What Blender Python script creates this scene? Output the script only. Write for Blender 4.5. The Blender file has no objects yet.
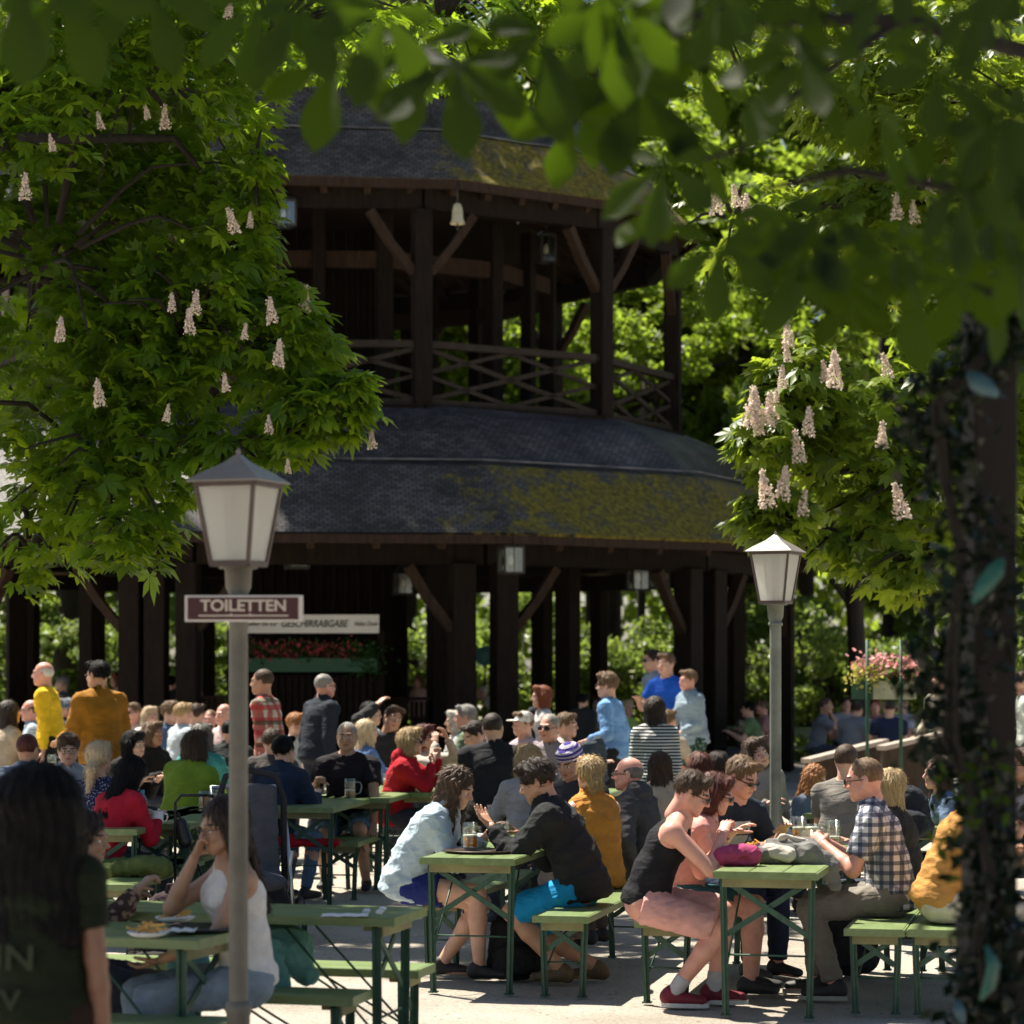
import bpy, math, random
import numpy as np
from math import sin, cos, pi, radians as R
from mathutils import Vector, Matrix

# ------------------------------------------------------------ camera, sky, sun
sc = bpy.context.scene
FPX = 2600.0; CAMH = 1.85; HORY = 665.0
cam_d = bpy.data.cameras.new('camera'); cam = bpy.data.objects.new('camera', cam_d)
sc.collection.objects.link(cam); sc.camera = cam
cam.location = (0, 0, CAMH); cam.rotation_euler = (pi/2, 0, 0)
cam_d.sensor_width = 36; cam_d.lens = FPX/1024*36
cam_d.shift_y = (HORY-512)/1024
cam_d.clip_start = .3; cam_d.clip_end = 900
cam_d.dof.use_dof = True; cam_d.dof.focus_distance = 16.0; cam_d.dof.aperture_fstop = 3.1
SUN_EL = R(62); SUN_AZ = R(-45)          # azimuth from +Y towards +X
world = bpy.data.worlds.new('World'); sc.world = world; world.use_nodes = True
wn = world.node_tree.nodes; wl = world.node_tree.links
sky = wn.new('ShaderNodeTexSky'); sky.sky_type = 'NISHITA'; sky.sun_disc = False
sky.sun_elevation = SUN_EL; sky.sun_rotation = SUN_AZ
bg = wn['Background']; bg.inputs[1].default_value = .05
wl.new(sky.outputs[0], bg.inputs[0])
sun_d = bpy.data.lights.new('sun', 'SUN'); sun_d.energy = 5.0; sun_d.angle = R(.5); sun_d.color = (1, .93, .80)
sun = bpy.data.objects.new('sun', sun_d); sc.collection.objects.link(sun)
sdir = Vector((sin(SUN_AZ)*cos(SUN_EL), cos(SUN_AZ)*cos(SUN_EL), sin(SUN_EL)))
sun.rotation_euler = sdir.to_track_quat('Z', 'Y').to_euler()
sc.view_settings.view_transform = 'Standard'; sc.view_settings.look = 'None'
sc.view_settings.exposure = 1.28; sc.view_settings.gamma = 1
sc.cycles.max_bounces = 7; sc.cycles.transparent_max_bounces = 12
sc.cycles.diffuse_bounces = 3; sc.cycles.glossy_bounces = 3; sc.cycles.transmission_bounces = 6
sc.cycles.use_denoising = True; sc.cycles.caustics_reflective = False; sc.cycles.caustics_refractive = False
sc.cycles.sample_clamp_indirect = 6

rng = np.random.default_rng(7); rnd = random.Random(7)
C = sc.collection.objects

# ------------------------------------------------------------ materials
def nodemat(name):
    m = bpy.data.materials.new(name); m.use_nodes = True
    return m, m.node_tree.nodes, m.node_tree.links, m.node_tree.nodes['Principled BSDF']
def setc(s, c): s.default_value = (c[0], c[1], c[2], 1)
def ramp(n, stops):
    r = n.new('ShaderNodeValToRGB'); e = r.color_ramp.elements
    e[0].position = stops[0][0]; e[0].color = (*stops[0][1], 1)
    e[1].position = stops[-1][0]; e[1].color = (*stops[-1][1], 1)
    for p, c in stops[1:-1]:
        x = e.new(p); x.color = (*c, 1)
    return r
def noise(n, l, scale, detail=4, vec=None, rough=.6, mapscale=None, coord='Object'):
    t = n.new('ShaderNodeTexNoise'); t.inputs['Scale'].default_value = scale
    t.inputs['Detail'].default_value = detail; t.inputs['Roughness'].default_value = rough
    if vec is None:
        tc = n.new('ShaderNodeTexCoord'); vec = tc.outputs[coord]
    if mapscale:
        mp = n.new('ShaderNodeMapping'); mp.inputs['Scale'].default_value = mapscale
        l.new(vec, mp.inputs[0]); vec = mp.outputs[0]
    l.new(vec, t.inputs['Vector']); return t
def bump(n, l, src, b, strength=.3, dist=.01):
    bp = n.new('ShaderNodeBump'); bp.inputs['Strength'].default_value = strength; bp.inputs['Distance'].default_value = dist
    l.new(src, bp.inputs['Height']); l.new(bp.outputs[0], b.inputs['Normal'])
MC = {}
def mat(name, col, rough=.6, var=.25, scale=8, bmp=.2, bd=.004, metal=0, spec=.4, mapscale=None, sheen=0):
    key = (name, tuple(col))
    if key in MC: return MC[key]
    m, n, l, b = nodemat(name)
    t = noise(n, l, scale, 5, mapscale=mapscale)
    lo = [c*(1-var) for c in col]; hi = [min(1, c*(1+var)) for c in col]
    r = ramp(n, [(.3, lo), (.7, hi)]); l.new(t.outputs[0], r.inputs[0]); l.new(r.outputs[0], b.inputs['Base Color'])
    b.inputs['Roughness'].default_value = rough; b.inputs['Metallic'].default_value = metal
    b.inputs['Specular IOR Level'].default_value = spec
    if sheen: b.inputs['Sheen Weight'].default_value = sheen
    if bmp: bump(n, l, t.outputs[0], b, bmp, bd)
    MC[key] = m; return m
def cloth(kind, col, col2=None):
    key = ('cloth', kind, tuple(col), col2)
    if key in MC: return MC[key]
    m, n, l, b = nodemat(kind+'_cloth')
    b.inputs['Roughness'].default_value = .85; b.inputs['Specular IOR Level'].default_value = .2
    tc = n.new('ShaderNodeTexCoord'); O = tc.outputs['Object']
    t = noise(n, l, 9, 5, O, .6)
    t2 = noise(n, l, 4, 3, O, .5, mapscale=(1, 1, 3.2)); t2.inputs['Distortion'].default_value = 1.5
    lo = [c*.82 for c in col]; hi = [min(1, c*1.15) for c in col]
    r = ramp(n, [(.3, lo), (.7, hi)]); l.new(t.outputs[0], r.inputs[0]); out = r.outputs[0]
    def band(axis, freq, thr):
        s = n.new('ShaderNodeSeparateXYZ'); l.new(O, s.inputs[0])
        a = n.new('ShaderNodeMath'); a.operation = 'MULTIPLY'; l.new(s.outputs[axis], a.inputs[0]); a.inputs[1].default_value = freq
        f = n.new('ShaderNodeMath'); f.operation = 'FRACT'; l.new(a.outputs[0], f.inputs[0])
        g = n.new('ShaderNodeMath'); g.operation = 'LESS_THAN'; l.new(f.outputs[0], g.inputs[0]); g.inputs[1].default_value = thr
        return g.outputs[0]
    def mix(fac, c, a):
        mx = n.new('ShaderNodeMix'); mx.data_type = 'RGBA'; l.new(a, mx.inputs[6]); setc(mx.inputs[7], c)
        if isinstance(fac, float): mx.inputs[0].default_value = fac
        else: l.new(fac, mx.inputs[0])
        return mx.outputs[2]
    def mul(a, k):
        q = n.new('ShaderNodeMath'); q.operation = 'MULTIPLY'; l.new(a, q.inputs[0]); q.inputs[1].default_value = k; return q.outputs[0]
    if kind == 'check':
        out = mix(mul(band(1, 19, .42), .75), col2, out); out = mix(mul(band(0, 19, .3), .5), col2, out); out = mix(mul(band(2, 19, .42), .75), col2, out)
    elif kind == 'plaid':
        out = mix(mul(band(0, 9, .5), .8), col2, out); out = mix(mul(band(2, 9, .4), .8), col2, out); out = mix(mul(band(2, 5, .2), .7), (.04, .06, .03), out)
    elif kind == 'stripes':
        out = mix(band(2, 34, .5), col2, out)
    elif kind in ('dots', 'floral'):
        v = n.new('ShaderNodeTexVoronoi'); v.inputs['Scale'].default_value = 62 if kind == 'dots' else 34; l.new(O, v.inputs['Vector'])
        g = n.new('ShaderNodeMath'); g.operation = 'LESS_THAN'; l.new(v.outputs['Distance'], g.inputs[0]); g.inputs[1].default_value = .33 if kind == 'dots' else .42
        out = mix(g.outputs[0], col2, out)
    l.new(out, b.inputs['Base Color'])
    ad = n.new('ShaderNodeMath'); ad.operation = 'ADD'; l.new(t2.outputs[0], ad.inputs[0]); l.new(mul(t.outputs[0], .3), ad.inputs[1])
    bump(n, l, ad.outputs[0], b, .55, .03)
    MC[key] = m; return m
def hairmat(col):
    key = ('hair', tuple(col))
    if key in MC: return MC[key]
    m, n, l, b = nodemat('hair')
    t = noise(n, l, 60, 5, None, .7, mapscale=(1.8, 1.8, .22))
    r = ramp(n, [(.3, [c*.55 for c in col]), (.72, [min(1, c*1.5) for c in col])])
    l.new(t.outputs[0], r.inputs[0]); l.new(r.outputs[0], b.inputs['Base Color'])
    b.inputs['Roughness'].default_value = .5; b.inputs['Specular IOR Level'].default_value = .12 if col[0] < .02 else .3
    bump(n, l, t.outputs[0], b, .7, .008)
    MC[key] = m; return m
def leafmat(name, col, trans, rough=.4, mixf=.45, hue=.25):
    m, n, l, b = nodemat(name)
    geo = n.new('ShaderNodeNewGeometry')
    t = noise(n, l, .9, 3)
    ad = n.new('ShaderNodeMath'); ad.operation = 'ADD'; l.new(geo.outputs['Random Per Island'], ad.inputs[0]); l.new(t.outputs[0], ad.inputs[1])
    hf = n.new('ShaderNodeMath'); hf.operation = 'MULTIPLY'; l.new(ad.outputs[0], hf.inputs[0]); hf.inputs[1].default_value = .5
    r = ramp(n, [(.25, [c*(1-hue*1.3) for c in col]), (.5, col), (.8, [col[0]*(1+hue*2.2), col[1]*(1+hue), col[2]])])
    l.new(hf.outputs[0], r.inputs[0]); l.new(r.outputs[0], b.inputs['Base Color'])
    b.inputs['Roughness'].default_value = rough; b.inputs['Specular IOR Level'].default_value = .3
    tr = n.new('ShaderNodeBsdfTranslucent')
    r2 = ramp(n, [(.25, [c*.6 for c in trans]), (.8, [min(1, c*1.25) for c in trans])])
    l.new(hf.outputs[0], r2.inputs[0]); l.new(r2.outputs[0], tr.inputs[0])
    mx = n.new('ShaderNodeMixShader'); mx.inputs[0].default_value = mixf
    l.new(b.outputs[0], mx.inputs[1]); l.new(tr.outputs[0], mx.inputs[2])
    l.new(mx.outputs[0], n['Material Output'].inputs['Surface'])
    return m
def glassmat(name, tint=(1, 1, 1), fac=.25, rough=.08):
    m, n, l, b = nodemat(name)
    n.remove(b)
    g = n.new('ShaderNodeBsdfGlossy'); g.inputs['Roughness'].default_value = rough
    tr = n.new('ShaderNodeBsdfTransparent'); setc(tr.inputs[0], tint)
    mx = n.new('ShaderNodeMixShader'); mx.inputs[0].default_value = fac
    l.new(tr.outputs[0], mx.inputs[1]); l.new(g.outputs[0], mx.inputs[2])
    l.new(mx.outputs[0], n['Material Output'].inputs['Surface']); return m

# ------------------------------------------------------------ mesh helpers
def tag(o, label=None, cat=None, group=None, kind=None):
    if label: o['label'] = label
    if cat: o['category'] = cat
    if group: o['group'] = group
    if kind: o['kind'] = kind
    return o
def empty(name, loc=(0, 0, 0), rz=0, label=None, cat=None, group=None):
    o = bpy.data.objects.new(name, None); C.link(o); o.location = loc; o.rotation_euler = (0, 0, rz)
    o.empty_display_size = .1
    return tag(o, label, cat, group)
def link(name, me, parent=None, mats=(), smooth=False):
    o = bpy.data.objects.new(name, me); C.link(o)
    if parent is not None: o.parent = parent
    for m in (mats if isinstance(mats, (list, tuple)) else [mats]):
        me.materials.append(m)
    if smooth: me.polygons.foreach_set('use_smooth', [True]*len(me.polygons))
    return o
def copy_tree(o, parent=None):
    c = o.copy(); C.link(c); c.parent = parent
    for ch in list(o.children): copy_tree(ch, c)
    return c
class MB:
    def __init__(s): s.v = []; s.f = []; s.sm = []
    def add(s, vs, fs, smooth=False):
        k = len(s.v); s.v += [tuple(v) for v in vs]
        for f in fs: s.f.append(tuple(i+k for i in f)); s.sm.append(smooth)
        return s
    def beam(s, a, b, w, h, up=(0, 0, 1), w2=None, h2=None):
        a = Vector(a); b = Vector(b); d = (b-a).normalized(); u = Vector(up)
        if abs(d.dot(u)) > .98: u = Vector((0, 1, 0))
        x = d.cross(u).normalized(); y = x.cross(d)
        w2 = w2 or w; h2 = h2 or h; vs = []
        for p, ww, hh in ((a, w, h), (b, w2, h2)):
            for i, j in ((-1, -1), (1, -1), (1, 1), (-1, 1)): vs.append(p+x*i*ww/2+y*j*hh/2)
        return s.add(vs, [(0, 1, 2, 3), (7, 6, 5, 4), (0, 4, 5, 1), (1, 5, 6, 2), (2, 6, 7, 3), (3, 7, 4, 0)])
    def box(s, c, d, rz=0):
        cx, cy, cz = c; vs = []
        for z in (-1, 1):
            for i, j in ((-1, -1), (1, -1), (1, 1), (-1, 1)):
                x, y = i*d[0]/2, j*d[1]/2
                vs.append((cx+x*cos(rz)-y*sin(rz), cy+x*sin(rz)+y*cos(rz), cz+z*d[2]/2))
        return s.add(vs, [(3, 2, 1, 0), (4, 5, 6, 7), (0, 1, 5, 4), (1, 2, 6, 5), (2, 3, 7, 6), (3, 0, 4, 7)])
    def tube(s, pts, r, n=8, r2=None, cap=True):
        pts = [Vector(p) for p in pts]; m = len(pts); rs = [r+((r2 if r2 is not None else r)-r)*i/max(1, m-1) for i in range(m)]
        if isinstance(r, (list, tuple)): rs = r
        vs = []; prev = None
        for i, p in enumerate(pts):
            d = (pts[min(i+1, m-1)]-pts[max(i-1, 0)]).normalized()
            if prev is None:
                u = Vector((0, 0, 1)) if abs(d.z) < .9 else Vector((1, 0, 0))
                x = d.cross(u).normalized()
            else: x = (prev-d*prev.dot(d)).normalized()
            prev = x; y = d.cross(x)
            for k in range(n):
                a = 2*pi*k/n; vs.append(p+(x*cos(a)+y*sin(a))*rs[i])
        fs = [(i*n+k, i*n+(k+1) % n, (i+1)*n+(k+1) % n, (i+1)*n+k) for i in range(m-1) for k in range(n)]
        s.add(vs, fs, True)
        if cap:
            b = len(s.v)-m*n
            s.f.append(tuple(b+k for k in range(n))[::-1]); s.sm.append(False)
            s.f.append(tuple(b+(m-1)*n+k for k in range(n))); s.sm.append(False)
        return s
    def lathe(s, prof, n=16, c=(0, 0, 0), smooth=True, rot=0):
        vs = [(c[0]+r*cos(2*pi*k/n+rot), c[1]+r*sin(2*pi*k/n+rot), c[2]+z) for r, z in prof for k in range(n)]
        m = len(prof)
        return s.add(vs, [(i*n+k, i*n+(k+1) % n, (i+1)*n+(k+1) % n, (i+1)*n+k) for i in range(m-1) for k in range(n)], smooth)
    def build(s, name, m, parent=None, bev=0):
        me = bpy.data.meshes.new(name); me.from_pydata(s.v, [], s.f); me.update()
        if any(s.sm): me.polygons.foreach_set('use_smooth', s.sm)
        o = link(name, me, parent, m)
        if bev:
            md = o.modifiers.new('bevel', 'BEVEL'); md.width = bev; md.segments = 2; md.limit_method = 'ANGLE'
        return o
def npmesh(name, V, F, mats, parent=None, smooth=False, midx=None, uv=None):
    """V (n,3), F (m,k) constant k faces"""
    me = bpy.data.meshes.new(name); V = np.asarray(V, np.float32); F = np.asarray(F, np.int32)
    k = F.shape[1]
    me.vertices.add(len(V)); me.vertices.foreach_set('co', V.ravel())
    me.loops.add(F.size); me.loops.foreach_set('vertex_index', F.ravel())
    me.polygons.add(len(F)); me.polygons.foreach_set('loop_start', np.arange(0, F.size, k, dtype=np.int32))
    if midx is not None: me.polygons.foreach_set('material_index', np.asarray(midx, np.int32))
    if smooth: me.polygons.foreach_set('use_smooth', np.ones(len(F), bool))
    me.update(calc_edges=True); me.validate()
    if name is None: return me
    for m in (mats if isinstance(mats, (list, tuple)) else [mats]): me.materials.append(m)
    o = bpy.data.objects.new(name, me); C.link(o)
    if parent is not None: o.parent = parent
    return o
def text_mesh(txt, size, mat_, name, parent, loc, rot, depth=.002, shear=0, sx=1, bold=0, width=None):
    cu = bpy.data.curves.new(name, 'FONT'); cu.body = txt; cu.size = size; cu.extrude = depth; cu.align_x = 'CENTER'; cu.align_y = 'CENTER'
    cu.shear = shear; cu.offset = bold
    t = bpy.data.objects.new('tmp', cu); C.link(t); dg = bpy.context.evaluated_depsgraph_get()
    me = bpy.data.meshes.new_from_object(t.evaluated_get(dg)); bpy.data.objects.remove(t)
    me.name = name; me.materials.clear()
    o = link(name, me, parent, mat_); o.location = loc; o.rotation_euler = rot
    if width: sx = width/max(1e-4, max(v.co.x for v in me.vertices)-min(v.co.x for v in me.vertices))
    o.scale = (sx, 1, 1); return o
def W(px, s, z=0):       # a point at scale s (pixels per metre) seen at column px
    return Vector(((px-512)/s, FPX/s, z))

# ------------------------------------------------------------ implicit surfaces
def nrm(v): v = np.asarray(v, float); return v/max(1e-9, np.linalg.norm(v))
def cp(a, b, ra, rb=None, u=None, k=.02, cap=1.0, op='add'):
    """elliptical capsule; ra, rb scalar or (ru, rv)"""
    a = np.asarray(a, float); b = np.asarray(b, float)
    ra = (ra, ra) if np.isscalar(ra) else ra
    rb = ra if rb is None else ((rb, rb) if np.isscalar(rb) else rb)
    return dict(a=a, b=b, ra=ra, rb=rb, u=u, k=k, cap=cap, op=op)
def el(c, r, k=.02, op='add', M=None):
    """ellipsoid"""
    return dict(c=np.asarray(c, float), r=np.asarray(r, float), k=k, op=op, M=M)
def evalprim(p, X, Y, Z):
    if 'c' in p:
        c, r = p['c'], p['r']; dx, dy, dz = X-c[0], Y-c[1], Z-c[2]
        if p['M'] is not None:
            M = p['M'].T; ax = M[0, 0]*dx+M[0, 1]*dy+M[0, 2]*dz; ay = M[1, 0]*dx+M[1, 1]*dy+M[1, 2]*dz; az = M[2, 0]*dx+M[2, 1]*dy+M[2, 2]*dz
            dx, dy, dz = ax, ay, az
        q = np.sqrt((dx/r[0])**2+(dy/r[1])**2+(dz/r[2])**2); return (q-1)*min(r)
    a, b = p['a'], p['b']; L = np.linalg.norm(b-a); w = (b-a)/max(L, 1e-6)
    u = p['u']; u = np.array([1., 0, 0]) if u is None else np.asarray(u, float)
    u = u-w*u.dot(w)
    if np.linalg.norm(u) < .05: u = np.array([0, 1., 0]); u = u-w*u.dot(w)
    u = nrm(u); v = np.cross(w, u)
    dx, dy, dz = X-a[0], Y-a[1], Z-a[2]
    al = dx*w[0]+dy*w[1]+dz*w[2]; t = np.clip(al/max(L, 1e-6), 0, 1); ex = al-t*L
    pu = dx*u[0]+dy*u[1]+dz*u[2]; pv = dx*v[0]+dy*v[1]+dz*v[2]
    ru = p['ra'][0]+(p['rb'][0]-p['ra'][0])*t; rv = p['ra'][1]+(p['rb'][1]-p['ra'][1])*t
    mn = np.minimum(ru, rv)
    q = np.sqrt((pu/ru)**2+(pv/rv)**2+(ex/(mn*p['cap']))**2); return (q-1)*mn
def pbox(p):
    if 'c' in p: r = max(p['r']); return p['c']-r, p['c']+r
    r = max(*p['ra'], *p['rb']); return np.minimum(p['a'], p['b'])-r, np.maximum(p['a'], p['b'])+r
OFF = np.array([(i, j, k) for i in (0, 1) for j in (0, 1) for k in (0, 1)])
EDG = [(i, j) for i in range(8) for j in range(i+1, 8) if abs(OFF[i]-OFF[j]).sum() == 1]
def nets(F, org, h):
    S = F < 0; nx, ny, nz = F.shape
    cnt = np.zeros((nx-1, ny-1, nz-1), np.int8)
    for o in OFF: cnt += S[o[0]:nx-1+o[0], o[1]:ny-1+o[1], o[2]:nz-1+o[2]]
    idx = np.argwhere((cnt > 0) & (cnt < 8))
    Vv = [F[idx[:, 0]+o[0], idx[:, 1]+o[1], idx[:, 2]+o[2]] for o in OFF]
    acc = np.zeros((len(idx), 3)); n = np.zeros(len(idx))
    for i, j in EDG:
        m = (Vv[i] < 0) != (Vv[j] < 0); dn = Vv[i]-Vv[j]; t = np.where(m, Vv[i]/np.where(m, dn, 1), 0)
        acc += np.where(m[:, None], OFF[i]+t[:, None]*(OFF[j]-OFF[i]), 0); n += m
    V = org+(idx+acc/n[:, None])*h
    vid = np.full(cnt.shape, -1, np.int64); vid[idx[:, 0], idx[:, 1], idx[:, 2]] = np.arange(len(idx))
    Fs = []
    for ax in range(3):
        b, c = (ax+1) % 3, (ax+2) % 3
        sl0 = [slice(None)]*3; sl1 = [slice(None)]*3; sl0[ax] = slice(0, -1); sl1[ax] = slice(1, None)
        d = S[tuple(sl0)].astype(np.int8)-S[tuple(sl1)]
        e = np.argwhere(d != 0); sg = d[e[:, 0], e[:, 1], e[:, 2]]
        ok = (e[:, b] > 0) & (e[:, c] > 0) & (e[:, b] < F.shape[b]-1) & (e[:, c] < F.shape[c]-1); e = e[ok]; sg = sg[ok]
        def g(db, dc):
            q = e.copy(); q[:, b] -= db; q[:, c] -= dc; return vid[q[:, 0], q[:, 1], q[:, 2]]
        q = np.stack([g(1, 1), g(0, 1), g(0, 0), g(1, 0)], 1); q[sg < 0] = q[sg < 0][:, ::-1]; Fs.append(q)
    Fq = np.concatenate(Fs); return V, Fq[(Fq >= 0).all(1)]
def sdf(prims, h, clip=None):
    lo = np.min([pbox(p)[0] for p in prims if p['op'] == 'add'], 0)-3*h
    hi = np.max([pbox(p)[1] for p in prims if p['op'] == 'add'], 0)+3*h
    n = np.ceil((hi-lo)/h).astype(int)+1; ax = [(lo[i]+np.arange(n[i])*h).astype(np.float32) for i in range(3)]
    F = np.full(tuple(n), .1, np.float32)
    for p in prims:
        b0, b1 = pbox(p); mg = p['k']+2.5*h
        i0 = np.clip(((b0-mg-lo)/h).astype(int), 0, n-1); i1 = np.clip(np.ceil((b1+mg-lo)/h).astype(int)+1, 1, n)
        if (i1 <= i0).any(): continue
        s = tuple(slice(i0[i], i1[i]) for i in range(3))
        d = evalprim(p, ax[0][s[0]][:, None, None], ax[1][s[1]][None, :, None], ax[2][s[2]][None, None, :])
        f = F[s]; k = p['k']
        if p['op'] == 'add':
            hh = np.clip(.5+.5*(f-d)/k, 0, 1); F[s] = f+(d-f)*hh-k*hh*(1-hh)
        else:
            hh = np.clip(.5+.5*(-f-d)/k, 0, 1); F[s] = -((-f)+(d+f)*hh-k*hh*(1-hh))
    if clip is not None:
        X, Y, Z = ax[0][:, None, None], ax[1][None, :, None], ax[2][None, None, :]
        F = np.maximum(F, clip(X, Y, Z).astype(np.float32)) if callable(clip) else F
    F[0], F[-1] = .1, .1; F[:, 0], F[:, -1] = .1, .1; F[:, :, 0], F[:, :, -1] = .1, .1
    return nets(F, lo, h)
def vnormals(V, F):
    n = np.cross(V[F[:, 2]]-V[F[:, 0]], V[F[:, 3]]-V[F[:, 1]]); N = np.zeros_like(V)
    for i in range(4): np.add.at(N, F[:, i], n)
    return N/np.maximum(np.linalg.norm(N, axis=1), 1e-9)[:, None]
def wrinkle(V, F, amp, seed, freq=1.0):
    r = np.random.default_rng(seed); N = vnormals(V, F); d = np.zeros(len(V)); P = V.copy()
    for k in range(3): P = P+.02*np.sin(P[:, [1, 2, 0]]*r.uniform(8, 16)+r.uniform(0, 6, 3))
    for k in range(7):
        w = r.normal(size=3); w[2] *= 1.15; w = nrm(w)*r.uniform(18, 60)*freq
        s = np.sin(P@w+r.uniform(0, 6)); d += (1-np.abs(s))**2*r.uniform(.3, 1)
    d -= d.mean(); return V+N*(d*amp*.6)[:, None]
# ------------------------------------------------------------ people
def rotm(ax, a):
    c, s = cos(a), sin(a)
    return np.array({'x': [[1, 0, 0], [0, c, -s], [0, s, c]], 'y': [[c, 0, s], [0, 1, 0], [-s, 0, c]], 'z': [[c, -s, 0], [s, c, 0], [0, 0, 1]]}[ax])
def head_mesh(fem, thin=0):
    P = [el((0, .014, .030), (.074, .093, .086), .02), el((0, -.030, -.032), (.056 if fem else .060, .060, .078), .03),
         el((0, -.068, -.094), (.020, .018, .016 if fem else .019), .022), cp((-.030, -.060, -.075), (-.058, .0, -.045), .018, .016, k=.03), cp((.030, -.060, -.075), (.058, .0, -.045), .018, .016, k=.03),
         el((-.038, -.068, -.030), (.020, .018, .018), .02), el((.038, -.068, -.030), (.020, .018, .018), .02),
         cp((-.036, -.080, .019), (.036, -.080, .019), .009 if fem else .0115, k=.016),
         el((-.031, -.094, -.001), (.0165, .013, .0105), .010, 'sub'), el((.031, -.094, -.001), (.0165, .013, .0105), .010, 'sub'),
         el((-.0305, -.0765, -.002), (.0135, .0125, .0125), .002), el((.0305, -.0765, -.002), (.0135, .0125, .0125), .002),
         cp((0, -.086, .006), (0, -.107, -.026), (.0075, .009), (.0115, .011), k=.009), el((-.011, -.094, -.031), (.008, .009, .007), .006), el((.011, -.094, -.031), (.008, .009, .007), .006),
         cp((-.017, -.081, -.056), (.017, -.081, -.056), (.007, .0055), k=.006), cp((-.015, -.080, -.065), (.015, -.080, -.065), (.0075, .0065), k=.005),
         el((-.076, .012, -.004), (.008, .018, .030), .006), el((.076, .012, -.004), (.008, .018, .030), .006),
         cp((0, .018, -.04), (0, .035, -.150), (.047 if fem else .055, .050 if fem else .058), k=.03)]
    V, F = sdf(P, .0050)
    c = V[F].mean(1); m = np.zeros(len(F), int); x, y, z = np.abs(c[:, 0]), c[:, 1], c[:, 2]
    m[(((x/.021)**2+((z+.0605)/.0095)**2) < 1) & (y < -.07)] = 1
    eye = ((((x-.0305)/.0145)**2+((z+.002)/.0060)**2) < 1) & (y < -.078); m[eye] = 2
    m[eye & (((x-.0305)**2+(z+.002)**2) < .0062**2)] = 3
    m[(x > .012) & (x < .050) & (np.abs(z-.021-.004*np.sin((x-.012)*80)) < (.0035 if fem else .0048)) & (y < -.062)] = 3
    return V, F, m
def hand_mesh(curl, spread=1.0, thumb=0.0):
    P = [cp((0, -.03, 0), (0, .012, -.001), (.026, .018), (.031, .016), u=(1, 0, 0), k=.012), cp((-.003, .02, 0), (0, .080, 0), (.036, .015), (.040, .0125), u=(1, 0, 0), k=.01)]
    for x, L, a in ((-.031, .070, -7), (-.0105, .078, -1.5), (.0105, .073, 3), (.030, .057, 9)):
        p = np.array([x, .088 if abs(x) < .02 else .082, 0.]); ang = 0
        for f, q, r0, r1 in ((.44, .75, .0098, .0088), (.31, 1.1, .0088, .008), (.25, .8, .008, .0068)):
            ang += curl*q; d = np.array([sin(R(a))*spread*cos(R(ang)), cos(R(ang)), -sin(R(ang))]); d = nrm(d)
            b = p+d*L*f; P.append(cp(p, b, r0, r1, k=.0035)); p = b
    p = np.array([-.030, .022, -.006])
    for d, L, r0, r1 in (((-.72, .62, -.25-thumb), .040, .0150, .0115), ((-.38, .86, -.35-thumb), .032, .0112, .0098), ((-.12, .92, -.40-thumb), .026, .0096, .0075)):
        b = p+nrm(d)*L; P.append(cp(p, b, r0, r1, k=.006)); p = b
    return sdf(P, .0044)
_hc = {}
def get_hand(kind):
    if kind not in _hc: _hc[kind] = hand_mesh(*{'flat': (8, 1.2, 0), 'relax': (20, .6, .2), 'grip': (58, .6, .5), 'pinch': (45, .5, .8), 'fist': (78, .4, .7)}[kind])
    return _hc[kind]
_hd = {}
def get_head(fem):
    if fem not in _hd: _hd[fem] = head_mesh(fem)
    return _hd[fem]
def face_cut(): return [el((0, -.088, -.048), (.066, .052, .082), .012, 'sub'), el((0, -.105, .01), (.058, .04, .045), .01, 'sub')]
EARCUT = [el((-.085, -.002, -.03), (.02, .03, .045), .008, 'sub'), el((.085, -.002, -.03), (.02, .03, .045), .008, 'sub')]
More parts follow.
